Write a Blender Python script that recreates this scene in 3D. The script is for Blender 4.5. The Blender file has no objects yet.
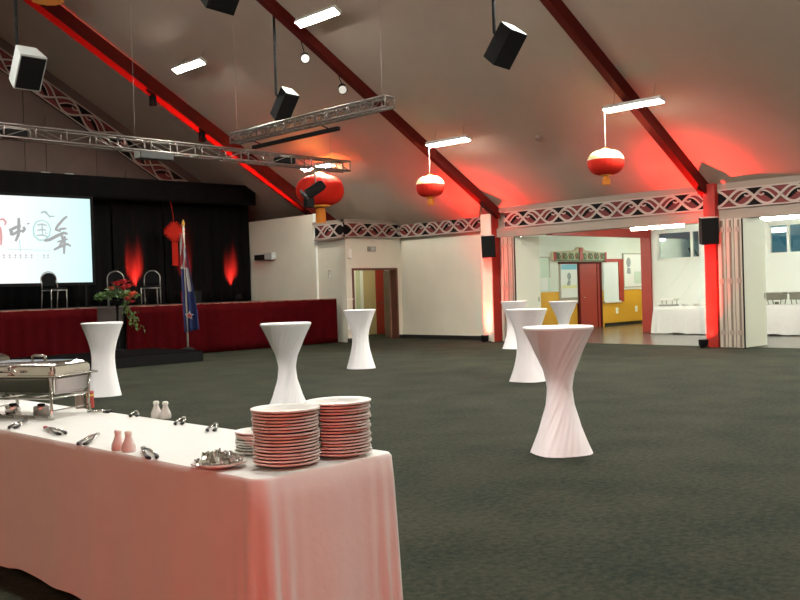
import bpy, bmesh, math, random
from mathutils import Vector, Matrix, Quaternion
random.seed(7)
S = bpy.context.scene
COL = S.collection
PI = math.pi
V = Vector

# ------------------------------------------------------------------ camera
EYE = V((0.0, 0.0, 1.4675))
YAW, PITCH, ROLL = math.radians(46.2617), math.radians(-0.684), math.radians(-1.7465)
_f = V((math.cos(PITCH) * math.cos(YAW), math.cos(PITCH) * math.sin(YAW), math.sin(PITCH)))
_r0 = _f.cross(V((0, 0, 1))).normalized()
_u0 = _r0.cross(_f)
CR = math.cos(ROLL) * _r0 + math.sin(ROLL) * _u0
CU = -math.sin(ROLL) * _r0 + math.cos(ROLL) * _u0
cam_d = bpy.data.cameras.new('camera')
cam_d.sensor_width = 36.0
cam_d.lens = 36.0 * 940.9 / 800.0
cam_d.clip_end = 200
cam = bpy.data.objects.new('camera', cam_d)
COL.objects.link(cam)
_m = Matrix((CR, CU, -_f)).transposed().to_4x4()
_m.translation = EYE
cam.matrix_world = _m
S.camera = cam

# ------------------------------------------------------------------ world, exposure
S.view_settings.view_transform = 'Standard'
S.view_settings.look = 'None'
S.view_settings.exposure = 0.45
S.view_settings.gamma = 1.0
S.view_settings.use_curve_mapping = False
W = bpy.data.worlds.new('dusk')
S.world = W
W.use_nodes = True
W.node_tree.nodes['Background'].inputs[0].default_value = (0.10, 0.28, 0.36, 1)
W.node_tree.nodes['Background'].inputs[1].default_value = 0.6

HALL_LIGHT = 270.0        # strength of the hanging fluorescent diffusers
NEAR_LIGHT = 285.0       # the row over the buffet
SIDE_LIGHT = 54.0        # strength of the fluorescent lights in the side room
RED = (1.0, 0.03, 0.02)
RED_POWER = 2000.0        # LED floor cans at the columns
STAGE_RED_POWER = 7500.0
FLOOD_POWER = 500.0
RAFTER_POWER = 6500.0

# ------------------------------------------------------------------ materials
def mat(name, col, rough=0.6, metal=0.0, var=0.0, scale=20.0, bump=0.0, bscale=None, emit=None, estr=0.0, spec=None, coat=0.0):
    m = bpy.data.materials.new(name)
    m.use_nodes = True
    nt = m.node_tree
    b = nt.nodes['Principled BSDF']
    b.inputs['Base Color'].default_value = (*col, 1)
    b.inputs['Roughness'].default_value = rough
    b.inputs['Metallic'].default_value = metal
    if spec is not None:
        b.inputs['Specular IOR Level'].default_value = spec
    if coat:
        b.inputs['Coat Weight'].default_value = coat
    if emit:
        b.inputs['Emission Color'].default_value = (*emit, 1)
        b.inputs['Emission Strength'].default_value = estr
    if var or bump:
        tc = nt.nodes.new('ShaderNodeTexCoord')
        n = nt.nodes.new('ShaderNodeTexNoise')
        n.inputs['Scale'].default_value = scale
        n.inputs['Detail'].default_value = 6
        nt.links.new(tc.outputs['Object'], n.inputs['Vector'])
        if var:
            r = nt.nodes.new('ShaderNodeValToRGB')
            r.color_ramp.elements[0].position = 0.3
            r.color_ramp.elements[1].position = 0.7
            r.color_ramp.elements[0].color = (*[max(0, c * (1 - var)) for c in col], 1)
            r.color_ramp.elements[1].color = (*[min(1, c * (1 + var)) for c in col], 1)
            nt.links.new(n.outputs['Fac'], r.inputs['Fac'])
            nt.links.new(r.outputs['Color'], b.inputs['Base Color'])
        if bump:
            n2 = n
            if bscale:
                n2 = nt.nodes.new('ShaderNodeTexNoise')
                n2.inputs['Scale'].default_value = bscale
                n2.inputs['Detail'].default_value = 4
                nt.links.new(tc.outputs['Object'], n2.inputs['Vector'])
            bp = nt.nodes.new('ShaderNodeBump')
            bp.inputs['Strength'].default_value = bump
            bp.inputs['Distance'].default_value = 0.01
            nt.links.new(n2.outputs['Fac'], bp.inputs['Height'])
            nt.links.new(bp.outputs['Normal'], b.inputs['Normal'])
    return m

def glass_mat(name, tint, mixf):
    m = bpy.data.materials.new(name)
    m.use_nodes = True
    nt = m.node_tree
    nt.nodes.remove(nt.nodes['Principled BSDF'])
    out = nt.nodes['Material Output']
    t = nt.nodes.new('ShaderNodeBsdfTransparent'); t.inputs[0].default_value = (*tint, 1)
    g = nt.nodes.new('ShaderNodeBsdfGlossy'); g.inputs['Roughness'].default_value = 0.02
    mx = nt.nodes.new('ShaderNodeMixShader'); mx.inputs[0].default_value = mixf
    nt.links.new(t.outputs[0], mx.inputs[1]); nt.links.new(g.outputs[0], mx.inputs[2])
    nt.links.new(mx.outputs[0], out.inputs[0])
    return m

def carpet_mat():
    m = bpy.data.materials.new('olive_carpet')
    m.use_nodes = True
    nt = m.node_tree; b = nt.nodes['Principled BSDF']
    b.inputs['Roughness'].default_value = 0.95
    b.inputs['Specular IOR Level'].default_value = 0.1
    tc = nt.nodes.new('ShaderNodeTexCoord')
    big = nt.nodes.new('ShaderNodeTexNoise'); big.inputs['Scale'].default_value = 1.3; big.inputs['Detail'].default_value = 3
    fine = nt.nodes.new('ShaderNodeTexNoise'); fine.inputs['Scale'].default_value = 22; fine.inputs['Detail'].default_value = 8
    fine.inputs['Roughness'].default_value = 0.75
    nt.links.new(tc.outputs['Object'], big.inputs['Vector']); nt.links.new(tc.outputs['Object'], fine.inputs['Vector'])
    mx = nt.nodes.new('ShaderNodeMix'); mx.data_type = 'FLOAT'; mx.inputs[0].default_value = 0.72
    nt.links.new(big.outputs['Fac'], mx.inputs[2]); nt.links.new(fine.outputs['Fac'], mx.inputs[3])
    r = nt.nodes.new('ShaderNodeValToRGB')
    r.color_ramp.elements[0].position = 0.40; r.color_ramp.elements[0].color = (0.0130, 0.0182, 0.0125, 1)
    r.color_ramp.elements[1].position = 0.60; r.color_ramp.elements[1].color = (0.0445, 0.0440, 0.0285, 1)
    nt.links.new(mx.outputs[0], r.inputs['Fac']); nt.links.new(r.outputs['Color'], b.inputs['Base Color'])
    bp = nt.nodes.new('ShaderNodeBump'); bp.inputs['Strength'].default_value = 0.5; bp.inputs['Distance'].default_value = 0.01
    nt.links.new(fine.outputs['Fac'], bp.inputs['Height']); nt.links.new(bp.outputs['Normal'], b.inputs['Normal'])
    return m

M = {}
M['carpet'] = carpet_mat()
M['vinyl'] = mat('grey_vinyl', (0.10, 0.088, 0.072), 0.22, var=0.12, scale=3)
M['ceiling'] = mat('ceiling_board', (0.50, 0.405, 0.33), 0.9, var=0.03, scale=2)
M['cream'] = mat('cream_paint', (0.70, 0.66, 0.54), 0.75, var=0.03, scale=1.5)
M['creamtrim'] = mat('cream_trim', (0.29, 0.23, 0.185), 0.6)
M['whitepaint'] = mat('white_paint', (0.80, 0.81, 0.74), 0.6)
M['sidewhite'] = mat('side_room_paint', (0.74, 0.78, 0.70), 0.7, var=0.02, scale=2)
M['gable'] = mat('gable_panel', (0.13, 0.09, 0.075), 0.8, var=0.12, scale=1.2)
M['redsteel'] = mat('red_steel', (0.10, 0.011, 0.008), 0.75, var=0.06, scale=5, spec=0.1)
M['columnred'] = mat('column_red', (0.34, 0.02, 0.012), 0.5)
M['redpaint'] = mat('red_paint', (0.36, 0.032, 0.022), 0.5)
M['friezered'] = mat('frieze_red', (0.14, 0.010, 0.010), 0.6)
M['friezeblack'] = mat('frieze_black', (0.008, 0.006, 0.006), 0.8, spec=0.1)
M['friezewhite'] = mat('frieze_white', (0.42, 0.34, 0.295), 0.6)
M['lintelcream'] = mat('lintel_cream', (0.48, 0.42, 0.28), 0.6)
M['friezegreen'] = mat('frieze_green', (0.10, 0.20, 0.10), 0.6)
M['ochre'] = mat('ochre_paint', (0.72, 0.37, 0.03), 0.5)
M['black'] = mat('black_matt', (0.006, 0.006, 0.006), 0.8, spec=0.15)
M['blackskirt'] = mat('black_baseboard', (0.015, 0.013, 0.012), 0.5)
M['blackbox'] = mat('speaker_black', (0.008, 0.007, 0.007), 0.8, bump=0.2, scale=200, spec=0.1)
M['greybox'] = mat('speaker_grey', (0.45, 0.47, 0.45), 0.5)
M['blackcloth'] = mat('black_drape', (0.0035, 0.003, 0.003), 0.9, spec=0.1)
M['redskirt'] = mat('red_stage_cloth', (0.055, 0.0025, 0.0035), 0.9, var=0.1, scale=6, spec=0.02)
M['deck'] = mat('stage_deck', (0.045, 0.03, 0.025), 0.6)
M['cloth'] = mat('white_tablecloth', (0.76, 0.735, 0.70), 0.8, var=0.02, scale=8, bump=0.15, bscale=30, spec=0.2)
M['spandex'] = mat('white_stretch_cover', (0.93, 0.90, 0.91), 0.7, spec=0.3)
M['china'] = mat('white_china', (0.72, 0.68, 0.63), 0.35, spec=0.3)
M['steel'] = mat('polished_steel', (0.62, 0.60, 0.57), 0.14, 1.0)
M['steeldark'] = mat('brushed_steel', (0.40, 0.38, 0.35), 0.3, 1.0)
M['pandark'] = mat('dull_pan_steel', (0.20, 0.185, 0.14), 0.45, 0.3)
M['alu'] = mat('truss_aluminium', (0.22, 0.195, 0.175), 0.4, 0.8)
M['foil'] = mat('silver_foil', (0.85, 0.85, 0.84), 0.12, 1.0)
M['lantern'] = mat('lantern_red', (0.66, 0.028, 0.016), 0.85, spec=0.1)
M['gold'] = mat('lantern_gold', (0.80, 0.42, 0.05), 0.5)
M['lanternlit'] = mat('lantern_lit_top', (0.95, 0.78, 0.40), 0.45)
M['tassel'] = mat('tassel_orange', (0.75, 0.24, 0.02), 0.7)
M['wire'] = mat('pale_wire', (0.28, 0.25, 0.22), 0.5)
M['tube'] = mat('light_diffuser', (0.9, 0.9, 0.88), 0.4, emit=(0.98, 0.98, 0.88), estr=HALL_LIGHT)
M['tube_near'] = mat('near_diffuser', (0.9, 0.9, 0.88), 0.4, emit=(1.0, 0.98, 0.92), estr=NEAR_LIGHT)
M['tube2'] = mat('side_diffuser', (0.9, 0.9, 0.88), 0.4, emit=(0.93, 1.0, 0.90), estr=SIDE_LIGHT)
M['housing'] = mat('light_housing', (0.75, 0.74, 0.70), 0.5)
M['lampface'] = mat('spot_lens', (0.5, 0.48, 0.44), 0.3, emit=(1.0, 0.93, 0.82), estr=0.28)
M['ledface'] = mat('led_lens', (0.6, 0.1, 0.08), 0.3, emit=RED, estr=3.0)
M['screen'] = mat('projected_picture', (0.02, 0.02, 0.02), 0.7, emit=(0.90, 1.0, 1.0), estr=0.76)
def screen_mat():
    m = M['screen']; nt = m.node_tree; b = nt.nodes['Principled BSDF']
    tc = nt.nodes.new('ShaderNodeTexCoord'); sp = nt.nodes.new('ShaderNodeSeparateXYZ')
    nt.links.new(tc.outputs['Object'], sp.inputs[0])
    mp = nt.nodes.new('ShaderNodeMapRange'); mp.inputs[1].default_value = -0.3; mp.inputs[2].default_value = 2.0
    nt.links.new(sp.outputs[0], mp.inputs[0])
    r = nt.nodes.new('ShaderNodeValToRGB')
    r.color_ramp.elements[0].color = (0.97, 1.0, 1.0, 1); r.color_ramp.elements[1].color = (0.66, 0.96, 0.98, 1)
    nt.links.new(mp.outputs[0], r.inputs[0]); nt.links.new(r.outputs[0], b.inputs['Emission Color'])
screen_mat()
M['ink'] = mat('picture_grey', (0.02, 0.02, 0.02), 0.8, emit=(0.42, 0.43, 0.43), estr=0.66)
M['inkteal'] = mat('picture_teal', (0.02, 0.02, 0.02), 0.8, emit=(0.45, 0.80, 0.76), estr=0.66)
M['inkteal2'] = mat('picture_grey_teal', (0.02, 0.02, 0.02), 0.8, emit=(0.50, 0.62, 0.60), estr=0.66)
M['inkred'] = mat('picture_red', (0.02, 0.02, 0.02), 0.8, emit=(0.85, 0.40, 0.40), estr=0.66)
M['inkpink'] = mat('picture_mauve', (0.02, 0.02, 0.02), 0.8, emit=(0.62, 0.55, 0.58), estr=0.66)
M['flagblue'] = mat('flag_blue', (0.007, 0.015, 0.085), 0.7)
M['flagred'] = mat('flag_red', (0.26, 0.012, 0.016), 0.7)
M['flagwhite'] = mat('flag_white', (0.42, 0.39, 0.36), 0.7)
M['polewood'] = mat('pole_pale', (0.55, 0.48, 0.38), 0.4)
M['knot'] = mat('knot_red', (0.40, 0.016, 0.008), 0.8, spec=0.1)
M['chairmetal'] = mat('chair_grey_metal', (0.30, 0.28, 0.26), 0.35, 0.6)
M['chaircloth'] = mat('chair_dark_cloth', (0.008, 0.008, 0.009), 0.9, spec=0.1)
M['leaf'] = mat('leaf_green', (0.09, 0.17, 0.04), 0.5, var=0.4, scale=8)
M['petalred'] = mat('petal_red', (0.55, 0.035, 0.04), 0.5, var=0.2, scale=20)
M['petalpink'] = mat('petal_orange', (0.62, 0.14, 0.07), 0.5)
M['wood'] = mat('door_wood', (0.20, 0.085, 0.05), 0.45, var=0.2, scale=6)
M['frame'] = mat('door_frame_brown', (0.13, 0.045, 0.03), 0.45)
M['tan'] = mat('corridor_tan', (0.50, 0.39, 0.20), 0.7)
M['palegreen'] = mat('corridor_green', (0.55, 0.60, 0.40), 0.7)
M['partition'] = mat('partition_edge', (0.42, 0.36, 0.29), 0.6, var=0.04, scale=3)
M['partgroove'] = mat('partition_seal', (0.16, 0.13, 0.10), 0.7)
M['partface'] = mat('partition_face', (0.68, 0.67, 0.56), 0.65)
M['poster'] = mat('poster_paper', (0.85, 0.86, 0.82), 0.7)
M['posterblue'] = mat('poster_blue', (0.25, 0.58, 0.72), 0.7)
M['postergrey'] = mat('poster_grey', (0.32, 0.36, 0.36), 0.7)
M['postergreen'] = mat('poster_green', (0.62, 0.74, 0.62), 0.7)
M['posteryellow'] = mat('poster_yellow', (0.80, 0.78, 0.45), 0.7)
M['alframe'] = mat('notice_frame', (0.42, 0.42, 0.36), 0.4, 0.5)
M['hatchpane'] = mat('hatch_blind', (0.82, 0.88, 0.86), 0.4)
M['glass'] = glass_mat('window_glass', (0.75, 0.85, 0.85), 0.16)
M['switch'] = mat('switch_white', (0.85, 0.83, 0.76), 0.4)
M['gripblack'] = mat('grip_black', (0.02, 0.018, 0.018), 0.4)
M['brass'] = mat('can_brown', (0.24, 0.17, 0.13), 0.5)
M['canred'] = mat('can_red', (0.45, 0.05, 0.04), 0.5)
M['canyellow'] = mat('can_yellow', (0.7, 0.5, 0.08), 0.5)
M['shaker'] = mat('shaker_ceramic', (0.78, 0.70, 0.66), 0.25)
M['bush'] = mat('bush_leaf', (0.03, 0.07, 0.05), 0.7, var=0.5, scale=4)
M['night'] = mat('outside_ground', (0.03, 0.05, 0.04), 0.9)

# ------------------------------------------------------------------ mesh builder
class MB:
    def __init__(self, mtx=None):
        self.bm = bmesh.new()
        self.mtx = mtx
        self.mi = 0
    def _v(self, p):
        p = V(p)
        return self.bm.verts.new(self.mtx @ p if self.mtx else p)
    def face(self, vs):
        try:
            f = self.bm.faces.new(vs); f.material_index = self.mi; return f
        except ValueError:
            return None
    def box(self, lo, hi, bevel=0.0):
        x0, y0, z0 = lo; x1, y1, z1 = hi
        v = [self._v(p) for p in ((x0,y0,z0),(x1,y0,z0),(x1,y1,z0),(x0,y1,z0),(x0,y0,z1),(x1,y0,z1),(x1,y1,z1),(x0,y1,z1))]
        fs = [self.face([v[i] for i in q]) for q in ((3,2,1,0),(4,5,6,7),(0,1,5,4),(1,2,6,5),(2,3,7,6),(3,0,4,7))]
        if bevel:
            es = set(e for f in fs for e in f.edges)
            bmesh.ops.bevel(self.bm, geom=list(es), offset=bevel, segments=2, affect='EDGES', profile=0.6)
        return self
    def hexa(self, b, t):
        v = [self._v(p) for p in list(b) + list(t)]
        for q in ((3,2,1,0),(4,5,6,7),(0,1,5,4),(1,2,6,5),(2,3,7,6),(3,0,4,7)):
            self.face([v[i] for i in q])
        return self
    def prism(self, pts, axis):          # pts: outline points, axis: extrusion vector
        a = [self._v(p) for p in pts]; n = len(a)
        b = [self._v(V(p) + V(axis)) for p in pts]
        self.face(a[::-1]); self.face(b)
        for i in range(n):
            self.face([a[i], a[(i+1)%n], b[(i+1)%n], b[i]])
        return self
    def tube(self, pts, r, seg=8, closed=False, cap=True):
        pts = [V(p) for p in pts]; rings = []; n = len(pts)
        prev = None
        for i, p in enumerate(pts):
            a = pts[(i-1) % n] if (i > 0 or closed) else p
            c = pts[(i+1) % n] if (i < n-1 or closed) else p
            d = (c - a).normalized()
            if prev is None:
                x = d.orthogonal().normalized()
            else:
                x = (prev - d * prev.dot(d))
                x = x.normalized() if x.length > 1e-6 else d.orthogonal().normalized()
            prev = x
            y = d.cross(x)
            rr = r[i] if isinstance(r, (list, tuple)) else r
            rings.append([self._v(p + rr * (math.cos(2*PI*k/seg) * x + math.sin(2*PI*k/seg) * y)) for k in range(seg)])
        for i in range(n if closed else n-1):
            A, B = rings[i], rings[(i+1) % n]
            for k in range(seg):
                self.face([A[k], A[(k+1)%seg], B[(k+1)%seg], B[k]])
        if cap and not closed:
            self.face(rings[0][::-1]); self.face(rings[-1])
        return self
    def lathe(self, prof, c=(0,0,0), seg=32, rf=None, mis=None):   # prof: (r, z) list; rf(theta, i, r) -> r
        c = V(c); rings = []
        for i, (r, z) in enumerate(prof):
            if r < 1e-5:
                rings.append([self._v(c + V((0, 0, z)))])
            else:
                ring = []
                for k in range(seg):
                    th = 2*PI*k/seg
                    rr = rf(th, i, r) if rf else r
                    ring.append(self._v(c + V((rr*math.cos(th), rr*math.sin(th), z))))
                rings.append(ring)
        for i in range(len(rings)-1):
            A, B = rings[i], rings[i+1]
            if mis: self.mi = mis[i]
            for k in range(seg):
                if len(A) == 1 and len(B) == 1: continue
                if len(A) == 1: self.face([A[0], B[(k+1)%seg], B[k]])
                elif len(B) == 1: self.face([A[k], A[(k+1)%seg], B[0]])
                else: self.face([A[k], A[(k+1)%seg], B[(k+1)%seg], B[k]])
        return self
    def grid(self, fn, nu, nv, closed_u=False):
        g = [[self._v(fn(i/nu, j/nv)) for j in range(nv+1)] for i in range(nu if closed_u else nu+1)]
        n = len(g)
        for i in range(n if closed_u else n-1):
            for j in range(nv):
                self.face([g[i][j], g[(i+1)%n][j], g[(i+1)%n][j+1], g[i][j+1]])
        return self
    def build(self, name, m, parent=None, smooth=None, solid=0.0, loc=None):
        bmesh.ops.remove_doubles(self.bm, verts=self.bm.verts, dist=1e-6)
        bmesh.ops.recalc_face_normals(self.bm, faces=self.bm.faces)
        me = bpy.data.meshes.new(name)
        self.bm.to_mesh(me); self.bm.free()
        for q in (m if isinstance(m, (list, tuple)) else [m]):
            me.materials.append(q)
        o = bpy.data.objects.new(name, me)
        COL.objects.link(o)
        if parent is not None: o.parent = parent
        if loc is not None: o.location = loc
        if smooth:
            for p in me.polygons: p.use_smooth = True
            if smooth != True:
                try: me.set_sharp_from_angle(angle=math.radians(smooth))
                except Exception: pass
        if solid:
            md = o.modifiers.new('thickness', 'SOLIDIFY'); md.thickness = solid; md.offset = 0
        return o

def struct(name, mb, m, **k):
    o = mb.build(name, m, **k); o['kind'] = 'structure'; return o
def tag(o, label, cat, group=None, kind=None):
    o['label'] = label; o['category'] = cat
    if group: o['group'] = group
    if kind: o['kind'] = kind
    return o
def thing(name, loc, label, cat, group=None, rz=0.0):
    o = bpy.data.objects.new(name, None); o.empty_display_size = 0.1
    o.location = loc; o.rotation_euler = (0, 0, rz); COL.objects.link(o)
    return tag(o, label, cat, group)
def dup(root, loc, rz, label, group=None):
    r = root.copy(); COL.objects.link(r); r.location = loc; r.rotation_euler = (0, 0, rz); r['label'] = label
    if group: r['group'] = group
    for ch in list(root.children):
        c = ch.copy(); COL.objects.link(c); c.parent = r
        for g in list(ch.children):
            d = g.copy(); COL.objects.link(d); d.parent = c
    return r
def spot(name, loc, aim, power, size, color=RED, blend=0.6, radius=0.05, parent=None):
    l = bpy.data.lights.new(name, 'SPOT'); l.energy = power; l.spot_size = math.radians(size); l.spot_blend = blend
    l.color = color; l.shadow_soft_size = radius
    o = bpy.data.objects.new(name, l); COL.objects.link(o)
    d = V(aim) - V(loc)
    q = d.to_track_quat('-Z', 'Y')
    if parent is not None:
        o.parent = parent; o.location = V(loc) - parent.location
    else:
        o.location = loc
    o.rotation_euler = q.to_euler()
    return o

# ------------------------------------------------------------------ the room
SL = math.radians(30.2); T = math.tan(SL)
XA = 19.15; ZC = 3.46; XR = 8.0
def zc(x): return ZC + T * (19.05 - x) if x >= XR else ZC + T * (19.05 - XR) - T * (XR - x)

mb = MB(); mb.box((-3.2, -8.2, -0.12), (19.2, 26.2, 0.0)); mb.box((19.2, 18.3, -0.12), (22.3, 23.0, 0.0)); mb.box((19.2, 16.2, -0.12), (19.6, 18.3, 0.0)); struct('floor', mb, M['carpet'])
mb = MB(); mb.box((19.2, 3.8, -0.12), (24.2, 18.3, -0.002)); mb.box((24.2, 14.72, -0.12), (31.0, 18.3, -0.002)); struct('floor_side_room', mb, M['vinyl'])
mb = MB()
mb.prism([(XR, -8.2, zc(XR)), (19.4, -8.2, zc(19.4)), (19.4, -8.2, zc(19.4)+.2), (XR, -8.2, zc(XR)+.2)], (0, 34.4, 0))
mb.prism([(-3.2, -8.2, zc(-3.2)), (XR, -8.2, zc(XR)), (XR, -8.2, zc(XR)+.2), (-3.2, -8.2, zc(-3.2)+.2)], (0, 34.4, 0))
struct('ceiling', mb, M['ceiling'])
# wall behind and beside the camera
mb = MB(); mb.box((-3.4, -8.2, 0), (-3.0, 26.2, 4.2)); struct('wall_near', mb, M['cream'])
mb = MB(); mb.prism([(-3.4, -8.2, 0), (19.4, -8.2, 0), (19.4, -8.2, 3.5), (XR, -8.2, 10.1), (-3.4, -8.2, 3.5)], (0, .2, 0)); struct('wall_back', mb, M['cream'])
# gable wall above and behind the stage, with shallow panels
mb = MB(); mb.prism([(-3.4, 26.0, 0), (19.4, 26.0, 0), (19.4, 26.0, 3.5), (XR, 26.0, 10.1), (-3.4, 26.0, 3.5)], (0, .2, 0))
x = 7.0
for w in (1.3, .75, 1.6, .6, 1.5, .9, 1.4, .8, 1.2):
    mb.box((x, 25.965, 3.0), (x + w * .55, 26.0, zc(x + w * .55) - .9)); x += w
struct('wall_stage', mb, M['gable'])
# wall A: solid left of the first column, header above the openings, solid far right
mb = MB(); mb.box((19.40, 16.0, 0), (19.6, 20.3, 3.6)); mb.box((19.15, 16.0, 0), (19.40, 16.3, 3.6)); struct('wall_right', mb, M['cream'])
mb = MB(); mb.box((XA-.05, 3.9, 2.74), (XA+.2, 16.2, 3.6)); struct('wall_right_header', mb, M['creamtrim'])
mb = MB(); mb.box((XA, -8.2, 0), (XA+.2, 4.0, 3.6)); struct('wall_right_end', mb, M['cream'])
mb = MB(); mb.box((XA, 23.0, 0), (XA+.2, 26.2, 3.6)); mb.box((XA, 20.4, 2.7), (XA+.2, 23.0, 3.6)); struct('wall_wing', mb, M['gable'])
# door wall, facing the room, with the double doorway cut in it
mb = MB()
mb.box((17.26, 20.2, 0), (17.50, 20.4, 3.42)); mb.box((19.20, 20.2, 0), (19.6, 20.4, 3.42)); mb.box((17.50, 20.2, 2.06), (19.20, 20.4, 3.42))
struct('wall_door_side', mb, M['cream'])
# cream wall beside the stage
mb = MB(); mb.box((17.3, 21.45, 0), (17.45, 25.05, 3.73)); mb.box((17.3, 20.4, 0), (17.45, 21.45, 3.40)); struct('wall_stage_side', mb, M['cream'])
mb = MB(); mb.box((17.24, 21.5, 1.0), (17.3, 21.53, 3.0)); mb.box((17.23, 21.42, 2.90), (17.3, 21.58, 3.73)); struct('trim_1', mb, M['whitepaint'])
mb = MB(); mb.box((17.24, 20.17, 1.20), (17.5, 20.2, 1.225)); struct('trim_2', mb, M['whitepaint'])
# baseboards
mb = MB(); mb.box((19.37, 16.3, 0), (19.40, 20.2, .11)); mb.box((19.24, 20.17, 0), (19.37, 20.2, .11)); struct('baseboard_right', mb, M['blackskirt'])
mb = MB(); mb.box((17.24, 20.17, 0), (17.44, 20.2, .11)); struct('baseboard_door_side', mb, M['blackskirt'])

# frieze: interlaced pale ribbons over black and red triangles
def ribbon(mb, pts, w, w0, w1, frm):
    O, U, Vv, N = frm; pts = [V((p[0], p[1], 0)) for p in pts]
    L, Rr = [], []
    for i, p in enumerate(pts):
        a = pts[max(0, i-1)]; b = pts[min(len(pts)-1, i+1)]
        d = (b-a).normalized(); n = V((-d.y, d.x, 0)) * (w/2 if not isinstance(w, (list, tuple)) else w[i]/2)
        L.append(p+n); Rr.append(p-n)
    P = lambda q, h: O + U*q.x + Vv*q.y + N*h
    for i in range(len(pts)-1):
        b = [P(L[i], w0), P(L[i+1], w0), P(Rr[i+1], w0), P(Rr[i], w0)]
        t = [P(L[i], w1), P(L[i+1], w1), P(Rr[i+1], w1), P(Rr[i], w1)]
        mb.hexa(b, t)
def poly(mb, pts, w0, w1, frm):
    O, U, Vv, N = frm
    mb.prism([O + U*a + Vv*b + N*w0 for a, b in pts], N*(w1-w0))
def frieze(name, O, U, N, length, H=0.42, period=1.12, phase=0.0, parts=None):
    O = V(O); U = V(U).normalized(); N = V(N).normalized(); Vv = N.cross(U)
    if Vv.z < 0: Vv = -Vv
    frm = (O, U, Vv, N)
    mb = MB()
    mb.mi = 0; poly(mb, [(0, 0), (length, 0), (length, H), (0, H)], -0.05, 0.0, frm)
    mb.mi = 1
    half = period / 2          # distance between crossings
    k0 = int(math.floor(-phase / half)) - 1
    nk = int(length / half) + 4
    A = H * 0.40
    def clip(pts): return [(min(max(a, 0), length), b) for a, b in pts]
    for k in range(k0, k0 + nk):
        c = phase + k * half                  # a crossing
        red = (k % 2 == 0)
        if -half*.5 < c < length + half*.5:
            mb.mi = 2 if red else 3
            for (b0, b1) in ((0.0, H*.36), (H, H*.64)):
                p = clip([(c - half*.36, b0), (c + half*.36, b0), (c, b1)])
                if p[1][0] - p[0][0] > .04 and p[0][0] <= p[2][0] <= p[1][0] and .04 < c < length - .04: poly(mb, p, 0.0, .006, frm)
        m = c + half / 2                      # the eye between two crossings
        if half*.3 < m < length - half*.3:
            mb.mi = 2
            e = [(m + half*.40*math.cos(t), H/2 + H*.34*math.sin(t)) for t in [i*PI/9 for i in range(18)]]
            poly(mb, e, 0.0, .005, frm)
            s = 1 if red else -1
            mb.mi = 3
            hook = [(m + s*half*q*.30, H/2 + r*H*.30) for q, r in ((-1, -.75), (-.5, -.75), (.15, -.1), (.75, .55), (.45, .85), (-.2, .35))]
            poly(mb, hook, .005, .010, frm)
            mb.mi = 1
            curl = []
            for i in range(12):
                t = i / 11
                curl.append((m + s*half*(-.34 + .62*t), H/2 + H*(-.24 + .50*t + .16*math.sin(t*PI))))
            curl += [(m + s*half*.34, H*.60), (m + s*half*.22, H*.52), (m + s*half*.12, H*.60)]
            ribbon(mb, curl, .03, .008, .02, frm)
    mb.mi = 1
    n = max(8, int(length / half * 14))
    for sgn in (1, -1):
        pts = [(length*i/n, H/2 + sgn*A*math.sin((length*i/n - phase)*PI/half)) for i in range(n+1)]
        ribbon(mb, pts, 0.052, .010, .024 + .004*sgn, frm)
    for (a, b) in ((0.0, .03), (H-.03, H)):
        poly(mb, [(0, a), (length, a), (length, b), (0, b)], 0, .03, frm)
    return struct(name, mb, [M['friezeblack'], M['friezewhite'], M['friezered'], M['friezeblack']])
def frieze_rail(name, lo, hi): 
    mb = MB(); mb.box(lo, hi); struct(name, mb, M['creamtrim'])
XF = 18.99
frieze('trim_3', (XF, 9.86, 2.965), (0, -1, 0), (-1, 0, 0), 5.9, phase=.25)
frieze('trim_4', (XF, 15.80, 2.965), (0, -1, 0), (-1, 0, 0), 5.68, phase=.05)
frieze('trim_5', (19.27, 20.10, 2.965), (0, -1, 0), (-1, 0, 0), 3.64, phase=.55)
frieze('trim_6', (17.16, 20.10, 2.965), (1, 0, 0), (0, -1, 0), 2.12, phase=.3)
frieze('trim_7', (17.18, 21.44, 2.965), (0, -1, 0), (-1, 0, 0), 1.30, phase=.3)
frieze_rail('trim_8', (18.96, 3.9, 3.385), (XA+.1, 16.45, 3.52))
frieze_rail('trim_26', (19.23, 16.45, 3.385), (19.5, 20.1, 3.47))
frieze_rail('trim_27', (19.29, 16.45, 2.94), (19.42, 20.12, 2.966))
frieze_rail('trim_9', (17.14, 20.08, 3.385), (19.42, 20.25, 3.47))
frieze_rail('trim_10', (17.14, 20.1, 3.385), (17.3, 21.5, 3.47))
frieze_rail('trim_11', (19.0, 3.9, 2.74), (19.12, 16.1, 2.965))
frieze_rail('trim_12', (17.16, 20.12, 2.93), (17.3, 21.48, 2.965))
# sloping frieze on the gable wall over the stage
_U = V((math.cos(SL), 0, -math.sin(SL)))
frieze('trim_13', V((8.3, 25.92, zc(8.3) - .95)), _U, (0, -1, 0), 12.2, H=.52, period=1.7, phase=.2)

# rafters
def rafter(name, y, w, d, label):
    mb = MB()
    for (xa, xb) in ((XR, 19.0), (-3.0, XR)):
        mb.hexa([(xa, y-w/2, zc(xa)-d/math.cos(SL)), (xb, y-w/2, zc(xb)-d/math.cos(SL)), (xb, y+w/2, zc(xb)-d/math.cos(SL)), (xa, y+w/2, zc(xa)-d/math.cos(SL))],
                [(xa, y-w/2, zc(xa)), (xb, y-w/2, zc(xb)), (xb, y+w/2, zc(xb)), (xa, y+w/2, zc(xa))])
    o = struct(name, mb, M['redsteel'])
    return o
rafter('trim_14', 10.12, .17, .25, '')
rafter('trim_15', 16.06, .17, .22, '')
rafter('trim_16', 22.45, .36, .34, '')
rafter('trim_17', 4.2, .17, .25, '')
rafter('trim_18', -1.8, .17, .25, '')

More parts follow.
